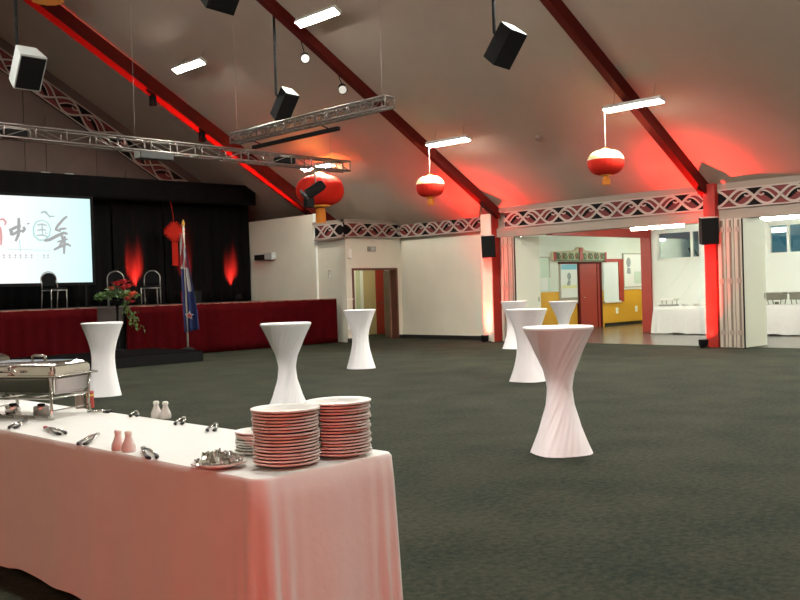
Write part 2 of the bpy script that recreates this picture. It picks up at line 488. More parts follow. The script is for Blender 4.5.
# columns on the right wall
def column(name, y0, y1, cover):
    mb = MB(); mb.box((18.83, y0, 0), (19.14, y1, 3.52), .008)
    o = struct(name, mb, M['columnred'])
    if cover:
        mb = MB(); mb.box((18.80, y0 + .02, 0), (18.83, y1 + .02, 3.36)); mb.build('cover_board', M['cream'], o)
    return o
column('trim_19', 16.12, 16.46, True)
column('trim_20', 9.86, 10.13, False)

# double doorway
mb = MB()
mb.box((17.47, 20.17, 0), (17.53, 20.42, 2.09)); mb.box((19.17, 20.17, 0), (19.235, 20.42, 2.09)); mb.box((17.53, 20.17, 2.03), (19.17, 20.42, 2.09))
d1 = struct('door_1', mb, M['frame'])
mb = MB(Matrix.Translation((19.15, 20.42, 0)) @ Matrix.Rotation(math.radians(60), 4, 'Z'))
mb.box((0, -.02, .01), (.80, .02, 2.02)); mb.mi = 1; mb.box((.12, -.028, 1.1), (.68, -.02, 1.9)); mb.box((.12, -.028, .15), (.68, -.02, .95))
lf = mb.build('door_leaf', [M['wood'], M['frame']], d1)
mb = MB(Matrix.Translation((19.15, 20.42, 0)) @ Matrix.Rotation(math.radians(60), 4, 'Z')); mb.tube([(.72, -.03, 1.02), (.72, -.07, 1.02), (.62, -.07, 1.02)], .012); mb.build('door_handle', M['steeldark'], lf)
# corridor behind the doorway
mb = MB(); mb.box((17.46, 22.9, 0), (22.3, 23.0, 2.7)); struct('wall_corridor_end', mb, M['tan'])
mb = MB(); mb.box((17.46, 20.42, 2.6), (22.3, 22.9, 2.7)); struct('ceiling_corridor', mb, M['sidewhite'])
mb = MB(); mb.box((22.2, 20.42, 0), (22.3, 22.9, 2.6)); mb.box((19.4, 20.32, 0), (22.3, 20.42, 2.6)); struct('wall_corridor_right', mb, M['palegreen'])
mb = MB(); mb.box((17.46, 20.45, 0), (17.52, 22.9, 2.6)); struct('wall_corridor_left', mb, M['palegreen'])
mb = MB(); mb.box((20.82, 22.86, 0), (21.20, 22.9, 2.45)); d2 = struct('door_2', mb, M['redpaint'])
mb = MB(); mb.box((21.20, 22.83, 0), (21.34, 22.9, 2.5)); mb.build('door_frame', M['whitepaint'], d2)
mb = MB(); mb.tube([(20.90, 22.86, 1.02), (20.90, 22.80, 1.02), (21.0, 22.80, 1.02)], .014); mb.build('door_handle', M['steel'], d2)
mb = MB(); mb.box((19.66, 22.83, 0), (19.90, 22.9, 2.5)); mb.box((20.08, 22.83, 0), (20.22, 22.9, 2.5)); mb.mi = 1; mb.box((19.90, 22.86, 0), (20.08, 22.9, 2.5)); struct('trim_21', mb, [M['whitepaint'], M['palegreen']])

# side room: far end wall with the red door, and the window wall
mb = MB(); mb.box((19.62, 18.1, 1.22), (31.0, 18.3, 3.05)); struct('wall_foyer_upper', mb, M['sidewhite'])
mb = MB(); mb.box((19.62, 18.1, 0), (31.0, 18.3, 1.22)); struct('wall_foyer_lower', mb, M['ochre'])
mb = MB(); mb.box((26.8, 18.06, 0), (31.0, 18.1, .10)); mb.box((19.62, 18.06, 0), (25.25, 18.1, .10)); struct('baseboard_foyer', mb, M['blackskirt'])
mb = MB(); mb.box((27.9, 18.07, 1.20), (31.0, 18.1, 1.29)); struct('trim_22', mb, M['whitepaint'])
mb = MB(); mb.box((30.8, 14.7, 0), (31.0, 18.1, 3.05)); struct('wall_foyer_right', mb, M['ochre'])
mb = MB(); mb.box((24.2, 14.72, 0), (30.8, 14.84, 3.05)); struct('wall_foyer_near', mb, M['sidewhite'])
mb = MB(); mb.box((19.2, 3.8, 3.0), (24.2, 16.0, 3.15)); mb.box((19.62, 16.0, 3.0), (24.2, 18.3, 3.15)); mb.box((24.2, 14.72, 3.0), (31.0, 18.3, 3.15)); struct('ceiling_side_room', mb, M['sidewhite'])
mb = MB(); mb.box((19.3, 3.6, 0), (24.2, 3.8, 3.05)); struct('wall_side_room_end', mb, M['sidewhite'])
# window wall: white boarding laid on the slant
mb = MB()
mb.box((24.0, 3.8, 0), (24.2, 14.55, 2.04)); mb.box((24.0, 3.8, 2.86), (24.2, 14.55, 3.05))
for a, b in ((14.38, 14.55), (11.10, 13.02), (3.8, 7.0)): mb.box((24.0, a, 2.04), (24.2, b, 2.86))
for k in range(18):                      # slanting cover strips on the boarding
    y = 14.5 - k * .62
    p = [(0, 0), (0.62 * 0, 0)]
    a0 = V((23.992, y, .75)); a1 = V((23.992, y - 1.15, 2.0))
    d = (a1 - a0).normalized(); n = V((0, -d.z, d.y)) * .012
    if a1.y > 3.9: mb.prism([a0 + n, a1 + n, a1 - n, a0 - n], (.008, 0, 0))
struct('wall_window_side', mb, M['whitepaint'])
mb = MB(); mb.box((23.92, 14.55, 0), (24.22, 14.86, 3.02)); struct('trim_23', mb, M['redpaint'])
mb = MB(); mb.box((19.4, 14.60, 2.72), (23.95, 14.80, 2.95)); struct('trim_24', mb, M['redpaint'])
mb = MB(); mb.box((23.97, 3.9, 2.02), (24.0, 14.5, 2.06)); struct('trim_25', mb, M['whitepaint'])
def window(n, ya, yb, mull):
    mb = MB()
    mb.box((24.02, ya, 2.06), (24.12, ya+.06, 2.86)); mb.box((24.02, yb-.06, 2.06), (24.12, yb, 2.86))
    mb.box((24.02, ya, 2.06), (24.12, yb, 2.11)); mb.box((24.02, ya, 2.81), (24.12, yb, 2.86))
    for q in mull: mb.box((24.02, q-.035, 2.1), (24.12, q+.035, 2.82))
    o = struct('window_%d' % n, mb, M['whitepaint'])
    mb = MB(); mb.box((24.06, ya+.05, 2.1), (24.072, yb-.05, 2.82)); mb.build('pane', M['glass'], o)
window(1, 13.02, 14.38, [13.30])
window(2, 7.0, 11.10, [10.58, 9.8, 9.0, 8.2])
# outside: ground, and dark shrubs against the evening sky
mb = MB(); mb.box((24.3, 2.0, -.1), (40.0, 14.6, -.02)); struct('ground_outside', mb, M['night'])
def bush(c, r, n, label):
    mb = MB()
    for i in range(n):
        p = V(c) + V((random.gauss(0, r*.45), random.gauss(0, r*.45), random.uniform(0, r*2.2)))
        s = random.uniform(.08, .2); a = V((random.gauss(0,1), random.gauss(0,1), random.gauss(0,1))).normalized()
        b = a.orthogonal().normalized(); cc = a.cross(b)
        mb.face([mb._v(p + b*s), mb._v(p + cc*s*.5), mb._v(p - b*s), mb._v(p - cc*s*.5)])
    mb.tube([(c[0], c[1], -.03), (c[0]+.05, c[1], r*1.3)], .06, 6)
    tag(mb.build('shrub', M['bush']), label, 'shrub')
bush((26.3, 12.9, 0), 1.05, 420, 'dark shrub outside the high window left of the right red column')
bush((26.6, 9.3, 0), 1.2, 420, 'dark shrub outside the high window at the right edge')

# ------------------------------------------------------------------ folding partitions
def partition(label, x0, x1, yn, n, th):
    t = thing('folding_partition', ((x0+x1)/2, yn, 0), label, 'partition', 'folded partitions beside the red columns')
    hw = (x1-x0)/2
    for k in range(n):
        y0 = k*th + (.03 if k == 0 else 0)
        mb = MB(); mb.box((-hw, k*th + .008, .015), (hw, (k+1)*th - .008, 2.73)); mb.mi = 1
        mb.box((-hw-.012, k*th + .06, .03), (-hw, k*th + th*.55, 2.70)); mb.mi = 2
        for z in (.28, 1.37, 2.45): mb.box((-hw-.02, k*th + .04, z), (-hw-.004, k*th + th*.75, z+.10))
        mb.build('panel', [M['partition'], M['partgroove'], M['creamtrim']], t)
    mb = MB(); mb.box((-hw, -.012, .02), (hw, .008, 2.72)); fp = mb.build('panel_face', M['partface'], t)
    fp['label'] = 'pale smooth face of the end panel'
    mb = MB(); mb.box((hw-.10, -.03, 1.02), (hw-.06, -.012, 1.14)); mb.build('handle', M['steeldark'], t)
    mb = MB(); mb.box((-hw-.01, -.012, .0), (-hw+.015, .012, 2.72)); mb.build('edge_seal', M['black'], t)
    return t
partition('beige folded partition stack right of the right red column', 18.74, 19.74, 9.215, 3, .185)
partition('pale folded partition stack right of the left red column behind white tables', 18.98, 20.0, 15.50, 3, .15)

# ------------------------------------------------------------------ hanging fluorescent lights
def fluo(loc, label, tube='tube', L=1.28):
    t = thing('fluorescent_light', loc, label, 'ceiling light', 'hanging fluorescent lights in the hall')
    t.rotation_euler = (0, (SL if loc[0] < 15 else SL*.45) if loc[0] > XR else -SL, 0)
    mb = MB(); mb.box((-.095, -L/2, -.028), (.095, L/2, .05), .004); mb.build('housing', M['housing'], t)
    mb = MB(); mb.box((-.085, -L/2+.02, -.034), (.085, L/2-.02, -.020)); mb.build('diffuser', M[tube], t)
    x, y, z = loc
    for s in (-1, 1):
        mb = MB(); mb.tube([(0, s*L*.35, .045), (0, s*L*.35, (zc(x) - z)*math.cos(SL) + .012)], .006, 6); mb.build('hanger', M['wire'], t)
    return t
dz = .40
fluo((12.20, 14.93, zc(12.2)-dz), 'bright hanging fluorescent light by the middle rafter, top centre of the picture')
fluo((12.24, 19.94, zc(12.24)-dz), 'bright hanging fluorescent light at the upper left near the stage rafter')
fluo((15.99, 14.94, zc(15.99)-dz), 'hanging fluorescent light directly above the smaller middle lantern')
fluo((15.92, 9.97, zc(15.92)-dz), 'hanging fluorescent light directly above the rightmost lantern')
fluo((16.02, 19.79, zc(16.02)-dz), 'hanging fluorescent light just above the large lantern by the stage')
for (x, ys) in ((12.6, (10.2, 5.2, 0.2)), (16.45, (5.2, 0.2)), (3.6, (15.4, 10.2, 4.9, .4))):
    for y in ys:
        fluo((x, y, zc(x)-dz), 'hanging fluorescent light out of the picture over the hall', 'tube_near' if x < 5 else 'tube')
def fluo2(loc, label, L=1.5):
    t = thing('batten_light', loc, label, 'ceiling light', 'fluorescent battens in the side room')
    mb = MB(); mb.box((-.07, -L/2, .03), (.07, L/2, 3.0-loc[2]), .008); mb.build('housing', M['housing'], t)
    mb = MB(); mb.box((-.065, -L/2+.02, -.085), (.065, L/2-.02, .03), .02); mb.build('diffuser', M['tube2'], t)
fluo2((21.15, 12.65, 2.87), 'glowing fluorescent batten in the side room left of the right red column')
fluo2((21.15, 9.2, 2.87), 'fluorescent batten on the side room ceiling over the right opening')
fluo2((20.3, 17.1, 2.87), 'added batten lighting the foyer, hidden behind the left column')  # added out of sight to light the foyer
fluo2((28.5, 16.45, 2.87), 'added batten brightening the foyer, hidden behind the window wall', 1.1)  # extra unseen light, put in to brighten the ochre wall
fluo2((25.6, 15.2, 2.87), 'short added batten brightening the foyer, hidden behind the red post', .6)  # another unseen light added for the foyer
fluo2((21.15, 6.0, 2.87), 'fluorescent batten at the far right of the side room ceiling')
# a lamp in the corridor behind the double doorway
t = thing('corridor_lamp', (19.9, 21.7, 2.60), 'round ceiling lamp in the corridor behind the double doorway', 'ceiling light')
mb = MB(); mb.lathe([(0, 0), (.15, 0), (.15, -.04), (.10, -.07), (0, -.08)], seg=20); mb.build('diffuser', mat('corridor_bulb', (.9,.9,.8), .4, emit=(1,.9,.68), estr=60.0), t)

# smoke detector on the slope
mtx = Matrix.Translation((16.85, 12.97, zc(16.85))) @ Matrix.Rotation(SL, 4, 'Y')
t = thing('smoke_detector', (16.85, 12.97, zc(16.85)), 'small round smoke detector on the sloping ceiling', 'smoke detector')
mb = MB(Matrix.Rotation(SL, 4, 'Y')); mb.lathe([(0, .01), (.10, .01), (.10, -.02), (.07, -.06), (0, -.065)], seg=20); mb.build('body', mat('detector', (.35,.27,.22), .5), t, smooth=40)

# ------------------------------------------------------------------ lanterns
def lantern(loc, dia, h, hang, label, tas, ring=.25, pale=True):
    t = thing('paper_lantern', loc, label, 'lantern', 'red paper lanterns hanging from the ceiling')
    R = dia/2
    prof = []
    for i in range(17):
        a = -PI/2 + PI*i/16
        r = R * (abs(math.cos(a)) ** .62); prof.append((max(r, R*ring), h/2*math.sin(a)))
    ribs = 20
    mb = MB(); mb.lathe(prof, seg=80, rf=lambda th, i, r: r*(1 - .018*abs(math.sin(ribs*th/2)) * (1 if 1 < i < 15 else 0)))
    mb.build('shade', M['lantern'], t, smooth=True)
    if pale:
        mb = MB(); mb.lathe([(r*1.012, z + .004) for r, z in prof[9:]], seg=80, rf=lambda th, i, r: r*(1 - .018*abs(math.sin(ribs*th/2)))); c = mb.build('lit_shoulder', M['lanternlit'], t, smooth=True); c['label'] = 'lantern top painted pale gold for the strong light above it'  # pale colour stands in for overexposed light on the upper lantern
    mb = MB(); mb.lathe([(0, h/2+.05*dia), (R*.16, h/2+.05*dia), (R*.22, h/2+.02*dia), (R*(ring+.06), h/2), (R*(ring+.06), h/2-.03*dia), (0, h/2-.03*dia)], seg=28); mb.build('top_cap', M['gold'], t, smooth=40)
    mb = MB(); mb.lathe([(0, -h/2+.02*dia), (R*(ring+.05), -h/2+.02*dia), (R*(ring+.08), -h/2-.01*dia), (R*(ring-.02), -h/2-.03*dia), (0, -h/2-.03*dia)], seg=28); mb.build('bottom_ring', M['gold'], t, smooth=40)
    if tas:
        mb = MB(); r0 = tas[0]; L = tas[1]; z0 = -h/2-.03*dia
        mb.lathe([(0, z0+.01), (r0*.5, z0+.005), (r0*.8, z0-.03), (r0, z0-.06), (r0*1.05, z0-L), (0, z0-L)], seg=36, rf=lambda th, i, r: r*(1+.05*math.sin(12*th)))
        mb.build('tassel', M['tassel'], t, smooth=40)
    mb = MB(); mb.tube([(0, 0, h/2+.04*dia), (0, 0, hang)], .007, 6); mb.build('cord', M['wire'], t)
    return t
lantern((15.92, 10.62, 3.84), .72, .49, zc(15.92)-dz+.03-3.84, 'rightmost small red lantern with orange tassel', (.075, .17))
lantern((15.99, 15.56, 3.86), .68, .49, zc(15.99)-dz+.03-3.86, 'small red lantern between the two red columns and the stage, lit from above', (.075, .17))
lantern((16.02, 19.72, 4.17), 1.30, .82, zc(16.02)-dz+.03-4.17, 'largest red lantern near the stage with a spotlight before it', (.13, .42), ring=.34, pale=False)
lantern((9.0, 20.45, 8.70), 1.30, .84, zc(9.0)-8.70+.005, 'red lantern cut off by the top edge, only its orange fringe showing', (.32, .14), ring=.45, pale=False)

# ------------------------------------------------------------------ hanging speakers
def basis(a, b):         # z axis a, x axis near b
    z = V(a).normalized(); xx = V(b); xx = (xx - z*xx.dot(z)).normalized(); yy = z.cross(xx)
    return Matrix((xx, yy, z)).transposed().to_4x4()
def speaker(loc, size, axis, xaxis, label, rod=None, group='black loudspeakers', cab='blackbox'):
    t = thing('loudspeaker', loc, label, 'loudspeaker', group)
    mt = basis(axis, xaxis); w, d, h = size
    mb = MB(mt)
    k = .78
    mb.hexa([(-w/2, -d/2, -h/2), (w/2, -d/2, -h/2), (w/2*k, d/2, -h/2), (-w/2*k, d/2, -h/2)], [(-w/2, -d/2, h/2), (w/2, -d/2, h/2), (w/2*k, d/2, h/2), (-w/2*k, d/2, h/2)])
    mb.build('cabinet', M[cab], t)
    mb = MB(mt); mb.box((-w/2+.02, -d/2-.012, -h/2+.02), (w/2-.02, -d/2, h/2-.02), .004); mb.build('grille', M['black'], t)
    mb = MB(mt); mb.hexa([(-w/2+.01, -d/2+.01, h/2), (w/2-.01, -d/2+.01, h/2), (w/2*k-.01, d/2-.01, h/2), (-w/2*k+.01, d/2-.01, h/2)],
                         [(-w/2+.01, -d/2+.01, h/2+.012), (w/2-.01, -d/2+.01, h/2+.012), (w/2*k-.01, d/2-.01, h/2+.012), (-w/2*k+.01, d/2-.01, h/2+.012)])
    c = mb.build('lit_top', M['greybox'], t); c['label'] = 'cabinet top painted pale grey as if lit'  # thin pale sheet paints light falling on the black cabinet's top
    if rod:
        mb = MB(); mb.tube([(rod[0], rod[1], rod[2]), (rod[0], rod[1], zc(loc[0]+rod[0]) - loc[2])], .028, 8)
        mb.tube([(0, 0, 0), (rod[0], rod[1], rod[2]), (rod[0], rod[1], rod[2]+.05)], .022, 8); mb.build('drop_rod', M['black'], t)
    return t
tilt = CR*.42 + CU*.80 - _f*.42
speaker((12.4, 10.22, 5.52), (.40, .36, .64), tilt, CR + _f*.8, 'black loudspeaker hung on a rod, top right of centre', (-.18, .06, .20))
speaker((12.17, 16.1, 5.45), (.35, .32, .64), tilt, CR + _f*.8, 'black loudspeaker hung on a long rod above the black lighting bar', (-.12, .10, .22))
speaker((6.72, 16.2, 5.48), (.46, .42, .62), CR*.35 + CU*.80 - _f*.40, CR*.8 + _f*.75, 'black loudspeaker with pale grey sides hung at the upper left', (-.12, .08, .24), cab='greybox')
speaker((7.05, 10.62, 5.52), (.42, .36, .50), tilt, CR + _f*.8, 'black loudspeaker cut off by the top edge left of centre', (-.10, .06, .22))
# column speakers with wall brackets
for (loc, lab, yr) in (((18.62, 16.10, 2.50), 'black loudspeaker fixed on the left red column', -.30), ((18.62, 9.92, 2.50), 'black loudspeaker fixed on the right red column', -.35)):
    t = speaker(loc, (.36, .30, .56), (-.10, -.06, 1), (-.30, -1, 0) if False else (.75, -.66, 0), lab)
    mb = MB(); mb.box((.05, .02, -.06), (.22, .10, .06)); mb.build('bracket', M['black'], t)

# small spotlights clipped under the rafters
def small_spot(loc, aim, label, y, zr, lit=True):
    t = thing('spotlight', loc, label, 'spotlight', 'small spotlights under the rafters')
    mt = basis(-V(aim), (1, 0.2, 0))
    mb = MB(mt); mb.lathe([(0, .16), (.06, .15), (.09, .10), (.10, -.08), (.11, -.12), (.095, -.12), (.09, -.10), (0, -.10)], seg=20); mb.build('body', M['blackbox'], t, smooth=40)
    mb = MB(mt); mb.lathe([(0, -.112), (.088, -.112), (.088, -.10), (0, -.10)], seg=20); mb.build('lens', M['lampface'] if lit else M['steeldark'], t)
    mb = MB(); mb.tube([(0, 0, .05), (0, y, zr)], .012, 6); mb.build('clamp', M['black'], t)
toc = (EYE - V((12.7, 16, 6.5))).normalized()
for (x, z, l) in ((12.72, 6.52, 'upper of two small white-faced spotlights under the middle rafter'), (13.75, 5.98, 'lower of two small white-faced spotlights under the middle rafter')):
    zr = zc(x) - .22/math.cos(SL) - z
    small_spot((x, 16.02, z), (toc.x, toc.y, toc.z - .25), l, .13, zr + .02)
for (x, z, l) in ((12.60, 6.62, 'upper small dark spotlight under the red-lit stage rafter'), (14.06, 5.80, 'lower small dark spotlight under the red-lit stage rafter')):
    zr = zc(x) - .34/math.cos(SL) - z
    small_spot((x, 22.35, z), (.3, .4, -.9), l, .10, zr + .02, False)

# ------------------------------------------------------------------ lighting trusses
def truss(name, L, label, mtx, loc, wide=.28, high=.24, step=.58, wires=()):
    t = thing(name, loc, label, 'truss', 'aluminium lighting trusses over the floor')
    for y in (-wide/2, wide/2):
        for z in (-high/2, high/2):
            mb = MB(mtx); mb.tube([(0, y, z), (L, y, z)], .024, 8); mb.build('chord', M['alu'], t, smooth=True)
    n = int(L/step)
    for k in range(n+1):
        mb = MB(mtx); x = k*L/n
        for y in (-wide/2, wide/2): mb.tube([(x, y, -high/2), (x, y, high/2)], .017, 6)
        for z in (-high/2, high/2): mb.tube([(x, -wide/2, z), (x, wide/2, z)], .012, 6)
        mb.build('post', M['alu'], t, smooth=True)
    mb = MB(mtx)
    for k in range(n):
        a, b = k*L/n, (k+1)*L/n
        for y in (-wide/2, wide/2): mb.tube([(a, y, -high/2), (b, y, high/2)] if k % 2 else [(a, y, high/2), (b, y, -high/2)], .009, 6)
        mb.tube([(a, -wide/2, high/2), (b, wide/2, high/2)], .009, 6); mb.tube([(a, -wide/2, -high/2), (b, wide/2, -high/2)], .009, 6)
    mb.build('lattice', M['alu'], t)
    for w in wires:
        p = mtx @ V((w, 0, high/2)); gx = loc[0] + p.x
        mb = MB(); mb.tube([p, (p.x, p.y, zc(gx) - loc[2] + .01)], .003, 6); mb.build('suspension_cable', M['wire'], t)
    return t
truss('lighting_truss', 10.4, 'aluminium lighting truss with small lamps running across in front of the stage', Matrix.Rotation(math.radians(.70), 4, 'Y'), (5.1, 18.0, 4.70), wires=(.3, 4.6, 9.9))
truss('lighting_truss', 5.1, 'aluminium lighting truss running back to the middle rafter over a black bar', Matrix.Rotation(PI/2, 4, 'Z'), (12.06, 12.72, 4.95), wide=.24, high=.20, step=.33, wires=(.2, 5.0))
t = thing('lighting_bar', (12.48, 16.2, 4.79), 'long black lighting bar under the truss that meets the middle rafter', 'lighting bar')
mb = MB(); mb.box((-.05, -1.5, -.05), (.05, 1.5, .03), .01); mb.build('bar', M['black'], t)
for y in (-1.2, 1.2):
    mb = MB(); mb.tube([(0, y, .02), (-.27, y, .09)], .014, 6); mb.build('clamp', M['black'], t)
def par(loc, label, kind=0):
    t = thing('stage_lamp', loc, label, 'stage lamp', 'stage lamps on the lighting truss')
    if kind == 0:
        mb = MB(); mb.box((-.26, -.13, -.09), (.20, .13, .05), .02); mb.build('body', M['blackbox'], t)
        mb = MB(); mb.box((-.24, -.12, .05), (.24, .12, .085), .008); mb.build('yoke', M['alu'], t)
    elif kind == 1:
        mb = MB(); mb.box((-.42, -.14, -.08), (.36, .14, .07), .02); mb.build('body', mat('lamp_grey_body', (.05, .05, .048), .6), t)
        mb = MB(); mb.box((-.43, -.12, -.07), (-.30, .12, .10), .015); mb.build('reflector', M['greybox'], t)
    else:
        mt = basis(V((.50, -.40, .42)), (1, 0, 0))
        mb = MB(mt); mb.lathe([(0, .28), (.10, .27), (.13, .20), (.13, -.05), (.14, -.22), (.12, -.23), (0, -.22)], seg=20); mb.build('body', M['blackbox'], t, smooth=40)
        mb = MB(Matrix.Translation((-.28, .05, -.16)) @ basis(V((.5, -.3, .5)), (1, .3, 0))); mb.box((-.14, -.12, -.02), (.14, .12, .03)); mb.build('barn_door', mat('barn_door_grey', (.06,.065,.07), .5), t)
        mb = MB(Matrix.Translation((-.14, .05, -.30))); mb.box((-.13, -.08, -.14), (.10, .08, .10), .03); mb.build('lamp_base', M['blackbox'], t)
        mb = MB(); mb.tube([(.05, 0, .10), (.02, 0, .30), (.02, 0, .66)], .02, 8); mb.build('yoke', M['steeldark'], t)
    return t
par((7.20, 18.0, 4.66), 'black stage lamp inside the truss at the left edge')
par((10.15, 17.98, 4.44), 'long silver-grey stage lamp hanging below the truss over the stage end', 1)
par((13.60, 18.0, 4.61), 'black stage lamp inside the truss left of the large lantern')
par((14.42, 17.95, 3.94), 'black spotlight hanging in front of the largest lantern', 2)

# ------------------------------------------------------------------ the stage
ST = 1.24; YS = 20.45
stage = thing('stage', (12.0, YS, 0), 'raised stage with a dark red pleated skirt along its front', 'stage')
mb = MB(); mb.box((-9.0, .06, .9), (5.02, 5.5, ST-.01)); mb.box((-9.0, .30, 0), (5.0, .45, .9)); mb.build('deck', M['deck'], stage)
def pleat(x0, x1, y, z0, z1, amp, wl, seed, sag=0.0):
    rnd = random.Random(seed); ph = [rnd.uniform(0, 6.28) for _ in range(6)]
    n = max(20, int((x1-x0)/wl*10))
    def f(u, v):
        x = x0 + (x1-x0)*u; z = z1 + (z0-z1)*v
        a = amp*(.25 + .75*v) * (math.sin(x*2*PI/wl + ph[0] + .8*math.sin(x*.9+ph[1])) + .5*math.sin(x*2*PI/wl*.53 + ph[2]))
        return (x, y - amp*1.3 + a, z + (sag*math.sin(x*3.1+ph[3]) * v))
    return f, n
for (x0, x1, sd) in ((-8.5, -2.09, 3), (-1.37, 5.06, 5)):
    f, n = pleat(x0, x1, 0, .012, ST, .022, .30, sd)
    mb = MB(); mb.grid(f, n, 6); mb.build('stage_skirt', M['redskirt'], stage, smooth=True, solid=.006)
mb = MB(); mb.grid(lambda u, v: (5.06 + .02*math.sin(u*30)*(v+.1), u*.40 - .03, ST + (.012-ST)*v), 10, 4); mb.build('stage_skirt', M['redskirt'], stage, smooth=True, solid=.006)
mb = MB(); mb.box((-8.5, -.035, ST-.012), (-2.09, .06, ST+.012)); mb.box((-1.37, -.035, ST-.012), (5.06, .06, ST+.012)); mb.build('edge_strip', mat('stage_edge', (.28,.10,.07), .5), stage)
mb = MB(); mb.box((-2.09, .10, .25), (-1.37, .16, .95)); mb.box((-2.09, .16, .5), (-1.37, .3, .9)); mb.build('stair_riser', M['black'], stage)
# low black platform
t = thing('low_platform', (9.2, 19.2, 0), 'low black platform on the carpet in front of the red stage skirt', 'platform')
mb = MB(); mb.box((-4.4, -1.12, .0), (2.02, 1.18, .215), .01); mb.build('base', M['black'], t)
mb = MB(); mb.box((-4.4, -1.12, .215), (2.02, 1.18, .235), .004); mb.build('top', mat('platform_top', (.008,.007,.007), .9, spec=0.0), t)

# black drapes, pelmet
def drape(x0, x1, y, z0, z1, label, seed, wl=.34, amp=.06):
    f, n = pleat(x0, x1, y, z0, z1, amp, wl, seed)
    mb = MB(); mb.grid(f, n, 8)
    tag(mb.build('stage_curtain', M['blackcloth'], smooth=True, solid=.01), label, 'curtain', 'black stage curtains')
drape(4.0, 12.6, 25.0, ST, 4.21, 'black stage curtain behind the bright projection screen', 1)
drape(12.62, 14.2, 24.97, ST, 4.21, 'black stage curtain panel with a tall red glow right of the screen', 2)
drape(14.25, 17.24, 24.94, ST, 4.21, 'black stage curtain at the right end of the stage behind the flag', 4)
f, n = pleat(4.0, 17.12, 24.30, 4.20, 4.80, .02, .5, 9)
t = thing('curtain_pelmet', (10.5, 24.3, 4.5), 'long black pelmet across the top of the stage curtains', 'pelmet')
mb = MB(Matrix.Translation((-10.5, -24.3, -4.5))); mb.grid(f, n, 4); mb.build('pelmet_cloth', M['blackcloth'], t, smooth=True, solid=.05)
mb = MB(); mb.box((-6.5, 0, -.28), (6.62, .80, .28), .08); mb.build('pelmet_box', M['blackcloth'], t)
mb = MB()
for x in (-4.5, 0.5, 5.8): mb.tube([(x, .7, .2), (x, 1.68, .2)], .02, 6)
mb.build('wall_brackets', M['black'], t)
for (x, l) in ((.1, 'left'), (.75, 'right')):
    t2 = thing('pelmet_lamp', (10.45 + x, 24.50, 4.78), 'small pale lamp on top of the black pelmet, %s of the two' % l, 'lamp', 'small lamps on the pelmet')
    mb = MB(); mb.box((-.10, -.05, 0), (.14, .05, .07), .015); mb.build('housing', M['greybox'], t2)

# projection screen with the brush-written picture
scr = thing('projection_screen', (9.57, 24.05, ST), 'bright projection screen showing grey brush-written Chinese characters', 'screen')
def sxz(px, py):           # picture detail on the screen plane
    X = 11.57 + (px - 92.0) * 2.40 / 92.0 ; Z = 4.13 - (py - 198.5 + (92-px)*(-.045)*-1*0) * 2.235 / 84.0
    return X - 9.57, Z - ST
mb = MB(); mb.box((-2.05, 0, .66), (2.0, .02, 2.895)); sc = mb.build('screen_surface', M['screen'], scr)
mb = MB()
mb.box((-2.13, -.02, .58), (2.08, .04, .66)); mb.box((-2.13, -.02, 2.895), (2.08, .04, 2.97)); mb.box((-2.13, -.02, .66), (-2.05, .04, 2.895)); mb.box((2.0, -.02, .66), (2.08, .04, 2.895))
mb.build('frame', M['black'], scr)
for x in (-1.8, 1.8):
    mb = MB(); mb.box((x-.03, -.01, .0), (x+.03, .04, .6)); mb.box((x-.04, -.3, 0), (x+.04, .3, .03)); mb.build('leg', M['black'], scr)
FRM = (V((0, 0, 0)), V((1, 0, 0)), V((0, 0, 1)), V((0, -1, 0)))
def strokes(name, m, L):
    mb = MB()
    for k, s in enumerate(L):
        w = s[0]; pts = [sxz(*p) for p in s[1:]]
        fine = []
        for i in range(len(pts)-1):
            for j in range(4):
                q = j/4; fine.append((pts[i][0]*(1-q)+pts[i+1][0]*q, pts[i][1]*(1-q)+pts[i+1][1]*q))
        fine.append(pts[-1]); n = len(fine)
        ww = [w*(.55 + .45*math.sin(PI*min(1, .15 + .8*i/(n-1)))) for i in range(n)]
        ribbon(mb, fine, ww, .0005, .0018 + .00005*k, FRM)
    mb.build(name, m, sc)
strokes('brush_character', M['ink'], [
    (.09, (9, 230), (10.5, 233), (10, 236.5)), (.075, (10, 231), (15, 228.5), (20, 227)), (.075, (22, 228), (23.5, 230), (21, 233.5)), (.07, (11, 236), (16, 233), (22, 231.5)),
    (.085, (18, 219.5), (17.8, 228), (17, 236), (14, 242)), (.04, (26, 225), (28.5, 224.5)),
    ])
strokes('brush_character', M['ink'], [
    (.07, (67, 216.5), (63, 219.5), (57, 226), (54.5, 230), (60, 231.5)), (.06, (58, 229.5), (66, 228.5)), (.085, (42.5, 241), (48, 240), (56, 236), (63, 233), (67, 234)),
    (.075, (60, 233), (62, 240), (58, 246)), (.07, (52, 250), (58, 247), (66, 244), (70, 246)), (.075, (64, 236), (63, 244), (62.5, 254)), (.05, (56, 242), (62, 240.5), (67, 239))])
strokes('seal_character', M['inkteal'], [
    (.035, (41, 221), (35, 223), (32, 229), (32.5, 236), (37, 240.5), (43, 240.5), (48, 236), (49.5, 229), (46.5, 223), (41, 221)), (.02, (18, 240), (18.5, 252)), (.012, (3, 249.5), (48, 250.5))])
strokes('seal_strokes', M['inkteal2'], [
    (.04, (36, 226), (41, 225), (46, 226)), (.04, (36, 231), (41, 230), (45, 231)), (.035, (41, 224), (41, 236)), (.04, (35, 236), (41, 235.5), (46, 237)), (.03, (44, 233), (45.5, 234.5)),
    (.05, (40, 214), (44, 212.5), (47, 214)), (.04, (44, 213), (49, 217), (54, 217)), (.03, (48, 218), (52, 216.5))])
